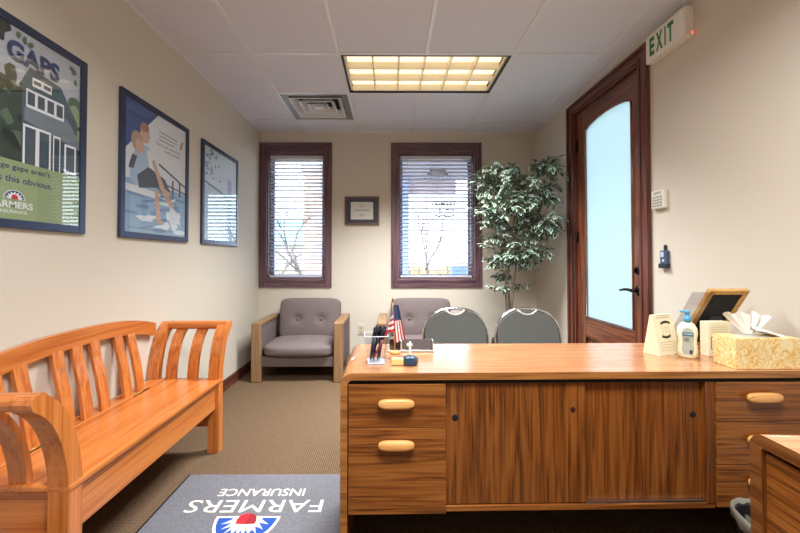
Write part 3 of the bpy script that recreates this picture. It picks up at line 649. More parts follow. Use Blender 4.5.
# curved top rail and slats, leaning back to the wall
def railz(y): q = abs(y-(BY0+BY1)/2)/.53; return .768+.068*(1-q**2.6)
bm = nbm(); K = 20; yy = [BY0-.01+(BY1-BY0+.02)*k/K for k in range(K+1)]
prism(bm, [(y, railz(y)) for y in yy]+[(y, railz(y)-.078) for y in yy[::-1]], -1.452, -1.424, 'X'); obj('top_rail', bm, PINEY, t)
for y in (1.335, 1.43, 1.59, 1.69, 1.79, 1.945, 2.04):
    bm = nbm(); zt = railz(y)-.07
    prof = [(-1.372, .43), (-1.380, .50), (-1.397, .60), (-1.420, .69), (-1.432, zt)]
    prism(bm, [(x+.008, z) for x, z in prof]+[(x-.008, z) for x, z in prof[::-1]], y-.027, y+.027, 'Y'); obj('back_slat', bm, PINEZ, t)

# ------------------------------------------------------------------ armchairs
def armchair(loc, label, group):
    t = thing('armchair', label, 'armchair', loc, 0, group)
    Wd, Dp, Ha, aw = .862, .625, .558, .088                          # origin: front left corner on the floor
    for x in (0, Wd-aw):
        bm = nbm()
        box(bm, x, x+aw, 0, .05, 0, Ha, .008); box(bm, x, x+aw, Dp-.05, Dp, 0, Ha, .008); box(bm, x, x+aw, .05, Dp-.05, Ha-.032, Ha, .006, 1)
        obj('arm_frame', bm, [ARMOAK, ARMOAKY], t)
        obj('arm_panel', BMB(x+.008, x+aw-.008, .045, Dp-.045, .14, Ha-.03, .01), MAUVE, t)
    bm = nbm(); box(bm, aw-.005, Wd-aw+.005, .035, .12, .135, .232, .012); box(bm, aw-.005, Wd-aw+.005, .12, Dp-.03, .17, .232, .01); obj('seat_base', bm, MAUVE, t)
    bm = nbm(); cushion(bm, aw+.004, Wd-aw-.004, -.005, .50, .236, .345, 6, (0, .022, .030), 16, [(2, 1, .30, .22, .02, .10), (2, 1, .56, .22, .02, .10)]); obj('seat_cushion', bm, MAUVE, t)
    Mb = Matrix.Translation((0, .44, .34)) @ Matrix.Rotation(math.radians(-9), 4, 'X')
    bm = nbm(); cushion(bm, aw+.04, Wd-aw-.005, -.02, .12, -.02, .40, 9, (0, .02, .008), 22, [(1, -1, .325, .185, .03, .045), (1, -1, .575, .185, .03, .045)], M=Mb)
    bk = obj('backrest', bm, MAUVE, t)
    for x in (.325, .575):
        bm = nbm(); cushion(bm, x-.014, x+.014, -.030, -.018, .171, .199, 2.5, seg=4, M=Mb); obj('button', bm, MAUVE, bk)
    return t
ac = armchair((-1.299, 3.462, 0), 'mauve armchair with pale oak arms under the left window', 'mauve armchairs')
dup(ac, (-.113, 3.462, 0), label='mauve armchair under the right window, behind the round-backed chairs')

# ------------------------------------------------------------------ stacking chairs
def stack_chair(loc, rz, label):
    t = thing('stacking_chair', label, 'chair', loc, rz, 'round-backed stacking chairs')
    # faces -Y; back at y=+.22
    w_ = .205
    bm = nbm()
    arch = [(-w_-.012, .16, .40)]
    tilt = lambda z: .215+(z-.44)*.12
    arch += [(-w_-.004, tilt(.60), .60)]
    for k in range(0, 17):
        a = PI-PI*k/16; arch.append((w_*(abs(math.cos(a))**.90)*(1 if math.cos(a) > 0 else -1), tilt(.665+.172*math.sin(a)**.9 if math.sin(a) > 0 else .665), .665+.172*abs(math.sin(a))**.9))
    arch += [(w_+.004, tilt(.60), .60), (w_+.012, .16, .40)]
    tube(bm, arch, .0105, 10); obj('back_frame', bm, CHROME, t)
    bm = nbm(); N = 24; out = []; iw = w_-.008
    for k in range(N+1):
        a = PI*k/N; c_ = math.cos(a); x = iw*abs(c_)**.90*(1 if c_ > 0 else -1); z = .665+(.172-.010)*math.sin(a)**.9
        # handle dip at the top centre
        z -= .030*math.exp(-(x/.042)**4)
        out.append((x, z))
    out += [(-iw+.004, .46), (iw-.004, .46)]
    A = [bm.verts.new((x, tilt(z)-.016, z)) for x, z in out]; B = [bm.verts.new((x, tilt(z)+.012, z)) for x, z in out]
    n = len(out); bm.faces.new(A); bm.faces.new(B[::-1])
    for i in range(n): bm.faces.new((A[i], B[i], B[(i+1) % n], A[(i+1) % n]))
    bmesh.ops.recalc_face_normals(bm, faces=bm.faces)
    obj('backrest', bm, GREYFAB, t)
    bm = nbm(); tube(bm, [(-.062, tilt(.82)-.014, .826), (-.03, tilt(.8)-.014, .803), (0, tilt(.8)-.014, .798), (.03, tilt(.8)-.014, .803), (.062, tilt(.82)-.014, .826)], .006, 8); obj('handle_trim', bm, mat('grey_plastic', 'b4b4ae', .35), t)
    bm = nbm(); cushion(bm, -.205, .205, -.21, .20, .42, .475, 6, (0, 0, .012), 10); obj('seat', bm, GREYFAB, t)
    for sx in (-1, 1):
        bm = nbm(); tube(bm, [(sx*.215, .16, .41), (sx*.218, .20, .2), (sx*.220, .235, 0)], .0105, 8); obj('leg', bm, CHROME, t)
        bm = nbm(); tube(bm, [(sx*.215, .16, .41), (sx*.215, -.15, .415), (sx*.216, -.19, .38), (sx*.220, -.22, 0)], .0105, 8); obj('leg', bm, CHROME, t)
    bm = nbm(); tube(bm, [(-.215, .1, .41), (.215, .1, .41)], .008, 8); tube(bm, [(-.215, -.1, .41), (.215, -.1, .41)], .008, 8); obj('seat_brace', bm, CHROME, t)
    return t
sc_ = stack_chair((.425, 2.13, 0), 0, 'grey padded chair with rounded chrome back, left of the pair behind the credenza')
dup(sc_, (.893, 2.13, 0), 0, 'grey padded chair with rounded chrome back, right of the pair, by the tree')

# ------------------------------------------------------------------ ficus
t = thing('potted_ficus', 'tall variegated artificial ficus tree in the back right corner', 'potted tree', (1.13, 3.46, 0))
bm = nbm(); lathe(bm, [(.11, 0), (.13, .02), (.15, .30), (.165, .36), (.165, .40), (.145, .40), (.14, .35)], 0, 0, 28); obj('pot', bm, mat('pot_black', '1c1a1c', .4), t)
bm = nbm(); lathe(bm, [(.14, .33), (.139, .36)], 0, 0, 20); obj('soil', bm, mat('moss', '3c3a28', 1, bump=1, bscale=60), t)
rr = random.Random(12)
stems = [[(-.03, 0, .33), (-.015, .0, .6), (-.035, .0, .85), (-.03, -.01, 1.15), (-.05, 0, 1.5), (-.02, 0, 1.85), (-.03, 0, 2.02)],
         [(.03, .01, .33), (.015, .0, .6), (.035, 0, .85), (.07, -.01, 1.15), (.13, -.03, 1.45), (.22, -.10, 1.75), (.27, -.14, 1.98)],
         [(0, .03, .33), (.02, .03, .65), (-.01, .02, .95), (.02, .0, 1.3), (.05, -.03, 1.6), (.06, -.05, 1.8)]]
BRK = mat('ficus_bark', '8a7a68', .85, bump=.5, bscale=90, vary=.2, vscale=20)
for s_ in stems:
    bm = nbm(); tube(bm, s_, [.014-.0016*i for i in range(len(s_))], 8); obj('stem', bm, BRK, t)
bl = nbm(); bt = nbm()
XMAX = XR-.02-1.13; YMAX = D-.03-3.46
def leafm(p, d, L, nrm):
    """pointed oval leaf; pale border, dark centre"""
    d = d.normalized(); side = d.cross(nrm)
    if side.length < .1: side = d.orthogonal()
    side.normalize(); up = side.cross(d).normalized(); W_ = L*.21
    prof = [(0, 0), (.22, .75), (.48, 1), (.75, .68), (1, 0), (.75, -.68), (.48, -1), (.22, -.75)]
    def q(u, v, k): return p+d*(L*u)+side*(v*W_)+up*(abs(v)*W_*.35-u*u*L*.18+k)
    o = [q(u, v, 0) for u, v in prof]; i_ = [q(.5+(u-.5)*.66, v*.60, .0006) for u, v in prof]
    if max(v.x for v in o) > XMAX or max(v.y for v in o) > YMAX or min(v.y for v in o) < -.9: return
    if max(v.z for v in o) > 2.2: return
    O = [bl.verts.new(v) for v in o]; I = [bl.verts.new(v) for v in i_]
    g = rr.choice((1, 1, 2, 3))
    for k in range(8): f = bl.faces.new((O[k], O[(k+1) % 8], I[(k+1) % 8], I[k])); f.material_index = 0
    f = bl.faces.new(I); f.material_index = g
def twig(p, q, n):
    p, q = Vector(p), Vector(q); m_ = (p+q)/2+Vector((0, 0, .10*(q-p).length+.02))
    pts = [p*(1-u)**2+m_*2*u*(1-u)+q*u*u for u in [k/6 for k in range(7)]]
    tube(bt, pts, [.0035, .003, .0028, .0025, .002, .0018, .0015], 4)
    for k in range(n):
        u = .25+.75*(k+rr.random()*.6)/n; u = min(u, 1)
        c = p*(1-u)**2+m_*2*u*(1-u)+q*u*u; tg = (q-p).normalized()
        d = tg*.5+Vector((rr.uniform(-1, 1), rr.uniform(-1, 1), rr.uniform(-.9, .25)))
        leafm(c, d, rr.uniform(.058, .088), Vector((rr.uniform(-.4, .4), rr.uniform(-.6, 0), 1)))
ELL = [((-.075, -.0, 1.86), (.30, .24, .22), 70), ((.28, -.15, 1.84), (.22, .2, .26), 48), ((-.07, -.02, 1.60), (.33, .26, .22), 76), ((.27, -.12, 1.54), (.26, .22, .22), 60), ((-.04, -.02, 1.30), (.27, .22, .20), 52), ((.18, -.05, 1.22), (.21, .2, .15), 24), ((-.06, 0, 1.06), (.16, .15, .10), 12)]
for c, rd, n in ELL:
    for _ in range(n):
        v = Vector((rr.gauss(0, 1), rr.gauss(0, 1), rr.gauss(0, 1))).normalized(); v *= rr.uniform(.5, 1)**.5
        q = Vector((c[0]+v.x*rd[0], c[1]+v.y*rd[1], c[2]+v.z*rd[2]))
        st = min((Vector(s) for S_ in stems for s in S_[2:]), key=lambda s: (s-q).length+.6*max(0, s.z-q.z+.03))
        q.z = min(q.z, 2.10); twig(st.lerp(Vector((c[0], c[1], st.z)), .25), q, 12)
for q in ((-.19, -.02, .90), (.20, -.03, .92), (-.12, -.1, .88), (.12, .05, .90)): twig((0.0, 0, .86), q, 9)
for q in ((.38, -.22, 2.07), (.41, -.2, 2.0)): twig((.27, -.14, 1.98), q, 12)
obj('foliage', bl, [mat('leaf_edge', 'a2b2a0', .45), mat('leaf_dark', '14281c', .4), mat('leaf_mid', '1b3826', .4), mat('leaf_green', '3c6a38', .4)], t)
obj('twigs', bt, BRK, t)

# ------------------------------------------------------------------ credenza
def pull(parent, x, z, y=0, w_=.132, axis='X'):
    bm = nbm(); cushion(bm, x-w_/2, x+w_/2, y-.032, y-.006, z-.018, z+.018, 3.2, seg=8)
    box(bm, x-.035, x+.035, y-.010, y, z-.008, z+.006); return obj('handle', bm, HANDLE, parent)
t = thing('credenza', 'long wood-grain credenza with sliding doors and drawers across the foreground', 'credenza', (-.18, 1.354, 0), .0125)
L, DEP, TOP, TH, RO = 1.795, .462, .74, .026, .045
def arcp(cx, cz, r, a0, a1, n=8): return [(cx+r*math.cos(a0+(a1-a0)*k/n), cz+r*math.sin(a0+(a1-a0)*k/n)) for k in range(n+1)]
bm = nbm()
outer = [(0, 0)]+arcp(RO, TOP-RO, RO, PI, PI/2)+arcp(L-RO, TOP-RO, RO, PI/2, 0)+[(L, 0)]
ri = RO-TH
inner = [(L-TH, 0)]+arcp(L-RO, TOP-RO, ri, 0, PI/2)+arcp(RO, TOP-RO, ri, PI/2, PI)+[(TH, 0)]
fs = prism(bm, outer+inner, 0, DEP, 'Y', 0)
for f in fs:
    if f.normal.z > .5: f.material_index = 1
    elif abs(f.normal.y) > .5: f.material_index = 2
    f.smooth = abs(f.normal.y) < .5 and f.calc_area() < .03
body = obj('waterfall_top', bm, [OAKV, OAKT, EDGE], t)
for a_, b_ in ((TH, .389), (1.403, L-TH)): obj('drawer_carcass', BMB(a_, b_, .03, DEP-.02, .225, .70), OAKV, t)
bm = nbm(); box(bm, .389, 1.403, .03, DEP-.02, .228, .245, 0, 0); box(bm, .389, 1.403, .012, .04, .226, .246, .002, 0); box(bm, 1.368, 1.403, .010, .05, .246, .698, .002, 1); box(bm, .37, 1.42, .05, .10, .70, .713)
obj('door_surround', bm, [OAKH, OAKV], t)
obj('back_panel', BMB(TH, L-TH, DEP-.02, DEP-.004, .002, .70), mat('panel_dark', '241a16', .8), t)  # panel run to the floor and coloured dark to imitate shade underneath
obj('top_shadow_rail', BMB(TH, L-TH, .012, DEP-.02, .698, .7135), DARK, t)  # black strip put in for the shade in the gap below the top
for x0, x1, zs_ in ((.029, .388, ((.224, .5375), (.5395, .697))), (1.404, 1.766, ((.234, .3895), (.3915, .5505), (.5525, .697)))):
    for z0, z1 in zs_:
        d = obj('drawer', BMB(x0, x1, .004, .03, z0, z1, .0015), OAKH, t)
        pz = {.224: .482, .5395: .632, .234: .335, .3915: .49, .5525: .645}[z0]
        pull(d, .205 if x0 < 1 else 1.572, pz, .006)
for x0, x1, yy, hx in ((.389, .915, .018, .425), (.905, 1.368, .030, 1.335)):
    d = obj('sliding_door', BMB(x0, x1, yy, yy+.012, .250, .698, .001), OAKV, t)
    bm = nbm(); tube(bm, [(hx, yy-.001, .568), (hx, yy+.0005, .568)], .012, 16, 0); tube(bm, [(hx, yy-.0016, .568), (hx, yy-.0008, .568)], .0075, 16, 1); obj('finger_hole', bm, [BLACK, DARK], d)
bm = nbm(); tube(bm, [(.868, .0165, .595), (.868, .0185, .595)], .010, 16, 0); obj('finger_hole', bm, mat('hole_brown', '3a1810', .5), t)
obj('door_track', BMB(.915, 1.368, .016, .028, .246, .253), SATIN, t)

# ------------------------------------------------------------------ near desk, bottom right
t = thing('return_desk', 'wood-grain desk at the bottom right corner, end nearest the credenza', 'desk', (.890, .910, 0), -.05)
# local: x into the desk (to +X), y toward the viewer is negative
W2_, L2 = .66, 1.5
bm = nbm(); RO2 = .038
outer = [(0, 0)]+arcp(-RO2, TOP-RO2, RO2, 0, PI/2)+arcp(-L2+RO2, TOP-RO2, RO2, PI/2, PI)+[(-L2, 0)]
inner = [(-L2+.03, 0)]+arcp(-L2+RO2, TOP-RO2, RO2-.03, PI, PI/2)+arcp(-RO2, TOP-RO2, RO2-.03, PI/2, 0)+[(-.03, 0)]
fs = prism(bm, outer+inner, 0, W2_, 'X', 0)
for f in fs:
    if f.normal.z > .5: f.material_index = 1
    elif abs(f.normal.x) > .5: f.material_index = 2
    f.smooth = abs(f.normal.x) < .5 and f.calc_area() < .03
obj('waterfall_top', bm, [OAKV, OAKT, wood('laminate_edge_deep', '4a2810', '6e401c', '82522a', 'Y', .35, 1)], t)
obj('drawer_carcass', BMB(.03, W2_-.02, -.45, -.03, .06, .70), OAKV, t)
obj('drawer_carcass', BMB(.03, W2_-.02, -L2+.03, -L2+.45, .06, .70), OAKV, t)
obj('back_panel', BMB(W2_-.04, W2_-.02, -L2+.03, -.03, .2, .71), OAKV, t)
for ya, yb in ((-.448, -.032), (-L2+.032, -L2+.448)):
    for z0, z1 in ((.07, .38), (.382, .542), (.544, .698)):
        d = obj('drawer', BMB(.008, .03, ya, yb, z0, z1, .0015), OAKY, t)
        bm = nbm(); ym = (ya+yb)/2; cushion(bm, -.024, .002, ym-.066, ym+.066, z1-.085, z1-.049, 3.2, seg=8); box(bm, .0, .009, ym-.03, ym+.03, z1-.075, z1-.06); obj('handle', bm, HANDLE, d)

# ------------------------------------------------------------------ wastebasket between the desks
t = thing('wastebasket', 'dark wastebasket with a grey liner bag over its rim beside the near desk', 'wastebasket', (1.258, 1.195, 0)); t.scale = (1, 1, .96)
bm = nbm(); lathe(bm, [(.085, 0), (.09, .01), (.118, .30), (.122, .305), (.118, .306), (.112, .295), (.086, .02)], 0, 0, 28, 0, .72, 1.0); obj('bin', bm, mat('bin_black', '0e0e10', .5), t)
bm = nbm(); N = 40; rr = random.Random(9); rings = []
for r_, z, j in ((.100, .16, .006), (.112, .26, .006), (.120, .315, .003), (.129, .318, .003), (.134, .308, .004), (.134, .292, .006), (.130, .280, .008)):
    rings.append([bm.verts.new(((r_+rr.uniform(-j, j))*.72*math.cos(2*PI*k/N), (r_+rr.uniform(-j, j))*math.sin(2*PI*k/N), z+rr.uniform(-j, j)*.6)) for k in range(N)])
for a, b in zip(rings, rings[1:]):
    for k in range(N): f = bm.faces.new((a[k], a[(k+1) % N], b[(k+1) % N], b[k])); f.smooth = True
obj('liner_bag', bm, mat('liner_plastic', '7c7a6c', .22), t)

# ------------------------------------------------------------------ things on the credenza, left
Z = .7405
t = thing('pen_cup', 'clear square acrylic cup full of dark pens on the credenza', 'pen cup', (-.055, 1.50, Z), .1)
CL = pane('clear_acrylic', (.93, .95, .97), .05)
bm = nbm()
def taper(bm, s0, s1, z0, z1, mi=0):
    A = [bm.verts.new((sx*s0, sy*s0, z0)) for sx, sy in ((-1, -1), (1, -1), (1, 1), (-1, 1))]; B = [bm.verts.new((sx*s1, sy*s1, z1)) for sx, sy in ((-1, -1), (1, -1), (1, 1), (-1, 1))]
    for k in range(4): bm.faces.new((A[k], A[(k+1) % 4], B[(k+1) % 4], B[k]))
    return A, B
A, B = taper(bm, .038, .047, 0, .112); A2, B2 = taper(bm, .035, .0445, .008, .112)
bm.faces.new(A[::-1]); bm.faces.new(A2)
for k in range(4): bm.faces.new((B[k], B[(k+1) % 4], B2[(k+1) % 4], B2[k]))
bmesh.ops.recalc_face_normals(bm, faces=bm.faces)
obj('cup', bm, CL, t)
bm = nbm()
for a in ((0, 1), (1, 2), (2, 3), (3, 0)):
    c4 = [(-.046, -.046, .112), (.046, -.046, .112), (.046, .046, .112), (-.046, .046, .112)]; tube(bm, [c4[a[0]], c4[a[1]]], .0016, 6)
obj('rim', bm, mat('acrylic_edge', 'e4ecf2', .2), t)
obj('base_slab', BMB(-.0345, .0345, -.0345, .0345, .0012, .0075), mat('acrylic_edge', 'e4ecf2', .2), t)
rr = random.Random(2)
PEN = [mat('pen_navy', '1a2036', .3), mat('pen_black', '101114', .3), mat('pen_red', '8c2438', .35)]
pens = [(-.022, -.020, .0, -.01, 0), (-.012, .010, .012, .012, 1), (.004, -.018, .024, -.014, 0), (-.020, .018, .022, .004, 1), (.006, .012, .034, .018, 0), (-.010, -.004, .038, -.002, 1), (.012, -.008, .030, .014, 0), (-.004, .022, .002, .026, 1), (-.024, .0, -.008, .01, 0), (-.015, -.024, .040, -.020, 2), (.014, .020, .018, .028, 1)]
for k, (x, y, x1, y1, c_) in enumerate(pens):
    bm = nbm(); p = Vector((x, y, .012)); q = Vector((x1+.002, y1, .125)); q = p+(q-p).normalized()*(.138-.004*(k % 3)); d = (q-p).normalized()
    tube(bm, [p, p+d*.012, p+d*.016, q-d*.03], [.0012, .0032, .0038, .0038], 8); tube(bm, [q-d*.045, q-d*.003, q], [.0046, .0046, .003], 8)
    tube(bm, [q-d*.006+Vector((.0055, 0, 0)), q-d*.038+Vector((.0058, 0, 0))], .0012, 5)
    o = obj('pen', bm, PEN[c_]); Mw = Matrix.Translation((-.055, 1.50, Z)) @ Matrix.Rotation(.1, 4, 'Z'); o.matrix_world = Mw
    if c_ == 2: tag(o, 'dark red pen leaning in the acrylic cup among dark ones', 'pen', 'pens in the acrylic cup')
    else: tag(o, 'dark pen standing in the clear acrylic cup', 'pen', 'dark pens in the acrylic cup')
# flag
t = thing('desk_flag', 'small American flag on a stick standing behind the pen cup', 'flag', (.025, 1.64, Z))
bm = nbm(); lathe(bm, [(.024, 0), (.024, .006), (.012, .012)], 0, 0, 20); obj('base', bm, mat('flag_base', 'c89a50', .4), t)
bm = nbm(); tube(bm, [(0, 0, .01), (-.010, 0, .225)], .0025, 8); obj('pole', bm, mat('stick_wood', 'caa468', .5), t)
bm = nbm(); cushion(bm, -.0150, -.0065, -.004, .004, .224, .246, 2.2, seg=4); obj('finial', bm, mat('gold_tip', '9a7a38', .3, .7), t)
bm = nbm(); N1, N2 = 28, 14
def sheet(fn, mi):
    g = {}
    for i in range(N1+1):
        for j in range(N2+1): g[i, j] = bm.verts.new(fn(i/N1, j/N2))
    for i in range(N1):
        for j in range(N2): f = bm.faces.new((g[i, j], g[i, j+1], g[i+1, j+1], g[i+1, j])); f.smooth = True; f.material_index = mi((i+.5)/N1, (j+.5)/N2)
# right fold: canton above, stripes running down; left fold: stripes across
sheet(lambda u, v: (-.009+.010*u+v*(.024+.022*u), -.006-.010*math.sin(v*6+1)*(.3+u), .215-.165*u+.012*v*u), lambda u, v: 2 if u < .42 else int(v*7) % 2)
sheet(lambda u, v: (-.010-v*(.004+.034*u)+.008*u, -.004-.008*math.sin(v*5)*(.3+u), .185-.085*u-.012*v), lambda u, v: int(u*7) % 2)
obj('cloth', bm, [mat('flag_red', 'b03038', .8), mat('flag_white', 'e4e0dc', .8), mat('flag_blue', '343e60', .8)], t)
t = thing('desk_plate', 'low brown desk plate with a silver edge behind the pen stand', 'desk plate', (.0, 1.665, Z), .01)
bm = nbm(); prism(bm, [(0, .003), (.028, .050), (.036, .050), (.034, .003)], .0, .195, 'X'); obj('plate', bm, mat('brown_leather', '3c2820', .6), t)
bm = nbm(); box(bm, -.006, .199, -.008, .040, 0, .004, .001); box(bm, -.006, .199, -.008, -.004, 0, .008, .001); box(bm, .195, .199, -.004, .038, .002, .050, .001); box(bm, .05, .057, -.006, .036, .002, .05, .001); obj('silver_edge', bm, mat('pale_metal', 'd8d6cc', .25, .6), t)
t = thing('pen_stand', 'blue-black eight-sided pen stand with an upright white pen', 'pen stand', (.082, 1.468, Z))
bm = nbm(); lathe(bm, [(.030, 0), (.033, .006), (.033, .020), (.027, .030), (.010, .034)], 0, 0, 8, 0, smooth=False); obj('base', bm, mat('stand_blue', '1c3a52', .25), t)
bm = nbm(); tube(bm, [(0, 0, .03), (0, 0, .042), (0, 0, .078), (0, 0, .090)], [.004, .0048, .0045, .003], 10); cushion(bm, -.014, .010, -.005, .005, .070, .084, 3, seg=3); obj('white_pen', bm, WHITE, t)
tag(obj('eraser_block', box(nbm(), .008, .056, 1.452, 1.478, Z, Z+.026, .003), mat('beige_block', 'e0c078', .5)), 'small beige block between the pen cup and the pen stand', 'block')

# ------------------------------------------------------------------ things on the credenza, right
CREAM = mat('cream_card', 'eadfbe', .6)
t = thing('tent_card', 'cream folded tent card with a black stamp-like print beside the lotion bottle', 'tent card', (1.165, 1.581, Z), .35)
bm = nbm(); prism(bm, [(0, 0), (.073, 0), (.043, .172), (.031, .172)], 0, .128, 'X'); bmesh.ops.recalc_face_normals(bm, faces=bm.faces)
obj('card', bm, CREAM, t)
Mf = Matrix.Translation((0, -.0006, 0)) @ Matrix.Rotation(math.atan2(.172, .031), 4, 'X') @ Matrix.Diagonal((.82, 1, 1, 1))
INK = mat('black_ink', '2c2822', .6); GREYINK = mat('grey_ink', 'b8ae94', .6)
bm = nbm(); z_ = .0006
for v, a, b in ((.090, .045, .112), (.150, .05, .125)):
    pts = [(a+(b-a)*k/8, v*.9+.006*math.sin(PI*k/8)*(1 if v > .1 else -1)) for k in range(9)]
    poly(bm, [(x, y+.006) for x, y in pts]+[(x, y-.004) for x, y in pts[::-1]], Mf, 0, z_)
for x in (.056, .104): poly(bm, [(x, .085), (x+.003, .085), (x+.003, .13), (x, .13)], Mf, 1, z_)
for x, y in ((.078, .10), (.078, .115)): poly(bm, [(x, y), (x+.008, y), (x+.008, y+.006), (x, y+.006)], Mf, 1, z_)
for k in range(4): poly(bm, [(.02, .02+.012*k), (.13, .02+.012*k), (.13, .0215+.012*k), (.02, .0215+.012*k)], Mf, 1, z_)
for k in range(2): poly(bm, [(.025, .16+.009*k), (.13, .16+.009*k), (.13, .163+.009*k), (.025, .163+.009*k)], Mf, 1, z_)
obj('printing', bm, [INK, GREYINK], t)
t = thing('lotion_bottle', 'cream pump lotion bottle with a light blue pump top', 'bottle', (1.272, 1.565, Z), -.60); t.scale = (.84, .9, 1)
bm = nbm(); lathe(bm, [(.034, 0), (.040, .004), (.042, .03), (.038, .065), (.0385, .08), (.0425, .105), (.040, .125), (.030, .142), (.018, .150), (.014, .153)], 0, 0, 32, 0, 1, .62)
body = obj('bottle', bm, mat('cream_plastic', 'efe8c4', .3), t)
bm = nbm()                                                          # label wraps the front
lab = [(.020, .0), (.024, .03), (.022, .062), (.0225, .085), (.025, .105), (.018, .122), (.008, .13)]
lab = [(.018, .016), (.025, .035), (.022, .065), (.024, .09), (.025, .105), (.018, .122), (.006, .128)]
rad = [(.0405, .016), (.042, .035), (.038, .065), (.0405, .09), (.0425, .105), (.0402, .122), (.0385, .128)]
NL = 8; prev = None
for (hw_, z), (r_, _) in zip(lab, rad):
    row = []
    for k in range(NL+1):
        x = -hw_+2*hw_*k/NL; row.append(bm.verts.new((x, -(.62*math.sqrt(max(r_*r_-x*x, 0))+.0006), z)))
    if prev:
        for k in range(NL): f = bm.faces.new((prev[k], prev[k+1], row[k+1], row[k])); f.smooth = True
    prev = row
lb = obj('label', bm, mat('label_grey', 'a8b0a4', .35), t)
bm = nbm(); Mb = Matrix.Translation((0, -.0285, 0)) @ Matrix.Rotation(PI/2, 4, 'X')
poly(bm, [(-.021, .096), (.021, .096), (.021, .110), (-.021, .110)], Mb, 0); text(bm, 'Cetaphil', -.017, .099, .034, .008, Mb @ Matrix.Translation((0, 0, .0006)), 1, .01)
for k in range(3): poly(bm, [(-.018, .085-.006*k), (.004, .085-.006*k), (.004, .0875-.006*k), (-.018, .0875-.006*k)], Mb, 2)
poly(bm, [(.006, .022), (.017, .022), (.017, .036), (.006, .036)], Mb, 3)
obj('label_printing', bm, [mat('teal_print', '2c6c8c', .4), mat('white_print', 'eef2f2', .4), mat('slate_print', '6c7c84', .4), mat('plum_print', '3c2c48', .4)], lb)
bm = nbm(); lathe(bm, [(.0165, .151), (.0165, .172), (.010, .174), (.010, .188), (.012, .189), (.012, .198), (.007, .200)], 0, 0, 20); box(bm, -.030, .004, -.005, .005, .190, .198, .002); obj('pump', bm, mat('pump_blue', '4c9cc8', .35), t)
t = thing('small_carton', 'cream upright carton between the lotion bottle and the tissue box', 'carton', (1.370, 1.572, Z), .12)
obj('box', BMB(0, .105, 0, .04, 0, .148, .002), CREAM, t)
bm = nbm(); Mk = Matrix.Translation((0, -.0006, 0)) @ Matrix.Rotation(PI/2, 4, 'X')
for a in ((.010, .013, .03, .085), (.010, .075, .082, .085), (.010, .075, .030, .033)): poly(bm, [(a[0], a[2]), (a[1], a[2]), (a[1], a[3]), (a[0], a[3])], Mk)
for y in (.012, .040, .055, .072): poly(bm, [(.066, y), (.080, y), (.080, y+.007), (.066, y+.007)], Mk)
for y in (.05, .062): poly(bm, [(.025, y), (.045, y), (.045, y+.003), (.025, y+.003)], Mk)
for y in (.105, .115, .125): poly(bm, [(.012, y), (.092, y), (.092, y+.002), (.012, y+.002)], Mk, 1)
obj('printing', bm, [INK, GREYINK], t)
# tissue box
t = thing('tissue_box', 'cream tissue box with orange leaf pattern and a white tissue pulled out', 'tissue box', (1.318, 1.395, Z), .0)
m = bpy.data.materials.new('leaf_pattern_card'); m.use_nodes = True; nt = m.node_tree; b = nt.nodes['Principled BSDF']; b.inputs['Roughness'].default_value = .5
tc = nt.nodes.new('ShaderNodeTexCoord'); nz = nt.nodes.new('ShaderNodeTexNoise'); nz.inputs['Scale'].default_value = 16; nz.inputs['Detail'].default_value = 1; nz.inputs['Distortion'].default_value = 2.6
vo = nt.nodes.new('ShaderNodeTexVoronoi'); vo.inputs['Scale'].default_value = 34; vo.feature = 'SMOOTH_F1'
nt.links.new(tc.outputs['Object'], nz.inputs['Vector']); nt.links.new(nz.outputs['Color'], vo.inputs['Vector'])
vo.inputs['Scale'].default_value = 9
cr = nt.nodes.new('ShaderNodeValToRGB'); e = cr.color_ramp.elements; e[0].position = .28; e[0].color = col('dca850'); e[1].position = .50; e[1].color = col('ead8a4')
nt.links.new(vo.outputs['Distance'], cr.inputs['Fac']); nt.links.new(cr.outputs['Color'], b.inputs['Base Color'])
bm = BMB(0, .250, 0, .100, 0, .116, .0015); obj('box', bm, [m], t)
bm = nbm(); lathe(bm, [(.045, .1166), (.044, .1172)], .112, .05, 24, 0, 1.5, .75); obj('opening', bm, mat('slot_film', 'd8d4c8', .2), t)
bm = nbm(); rr = random.Random(6); NU, NV = 36, 12; g = {}
for i in range(NU+1):
    for j in range(NV+1):
        u, v = i/NU, j/NV; fan = -.78+u*1.55
        rad_ = .012+.092*v*(1+.10*math.sin(u*23)); 
        x = .092+math.sin(fan*.95)*rad_*1.25+.012*u; z = .114+rad_*math.cos(fan*.85)*(1.05-.25*u)
        y = .05+.007*math.sin(u*30+v*2)*(.3+v)
        g[i, j] = bm.verts.new((x, y, z))
for i in range(NU):
    for j in range(NV): f = bm.faces.new((g[i, j], g[i+1, j], g[i+1, j+1], g[i, j+1])); f.smooth = True
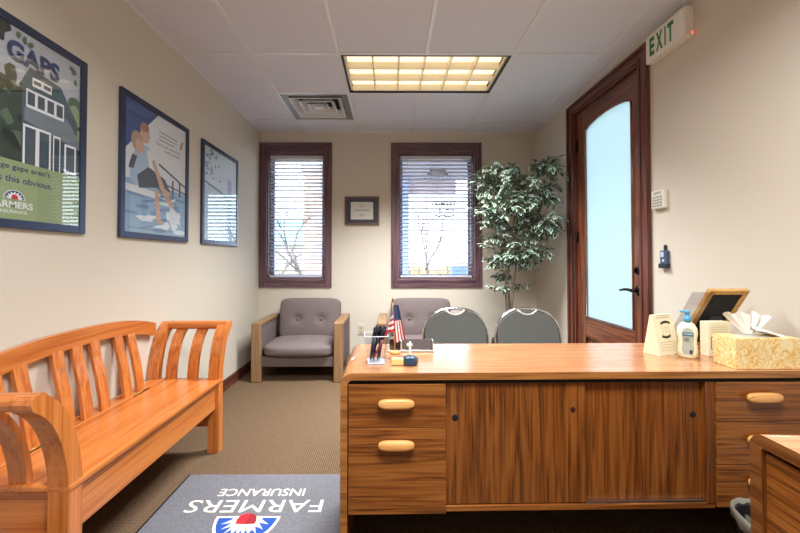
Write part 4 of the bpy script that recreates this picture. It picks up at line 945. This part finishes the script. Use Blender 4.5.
for i in range(17):                                                # second fold lying to the right
    pass
g = {}
for i in range(NU+1):
    for j in range(NV+1):
        u, v = i/NU, j/NV
        x = .10+v*.115; z = .119+.038*(1-v)*(.55+.45*math.sin(u*PI))+.004*math.sin(u*20+v*5); y = .02+.06*u+.006*math.sin(v*9)
        g[i, j] = bm.verts.new((x, y, z))
for i in range(NU):
    for j in range(NV): f = bm.faces.new((g[i, j], g[i+1, j], g[i+1, j+1], g[i, j+1])); f.smooth = True
obj('tissue', bm, mat('tissue_paper', 'ecead f'.replace(' ', ''), .9), t)
# leaning picture frame seen from behind, and a clear acrylic sheet holder
def lean(loc, rz, ang): return Matrix.Translation(loc) @ Matrix.Rotation(rz, 4, 'Z') @ Matrix.Rotation(ang, 4, 'X')
t = thing('easel_frame', 'light wood picture frame with black back leaning behind the cartons', 'picture frame', (1.39, 1.765, Z), .0)
A_ = math.radians(33)
Mr = Matrix.Rotation(A_, 4, 'X')
bm = nbm(); fw_, fh_, bw_ = .175, .335, .022
for a in ((0, bw_, 0, fh_), (fw_-bw_, fw_, 0, fh_), (bw_, fw_-bw_, 0, bw_), (bw_, fw_-bw_, fh_-bw_, fh_)): box(bm, a[0], a[1], 0, .018, a[2], a[3], .002, M=Mr)
obj('frame', bm, wood('light_oak', 'a87838', 'c4944c', 'd4a862', 'Z', .4, 1.5), t)
bm = nbm(); box(bm, bw_, fw_-bw_, .004, .012, bw_, fh_-bw_, 0, M=Mr); obj('back_board', bm, mat('black_velvet', '1e2024', .9), t)
bm = nbm(); prism(bm, [(-.122, 0), (-.118, 0), (-.106, .16), (-.110, .16)], .06, .11, 'X'); obj('easel_strut', bm, mat('black_velvet', '1e2024', .9), t)
t = thing('acrylic_holder', 'clear acrylic sheet holder leaning beside the picture frame', 'sign holder', (1.290, 1.735, Z), 0)
bm = nbm(); box(bm, 0, .090, 0, .0025, 0, .33, 0, M=Mr); box(bm, 0, .090, .0, .04, 0, .003); obj('sheet', bm, pane('tinted_acrylic', (.80, .80, .82), .06, .05), t)
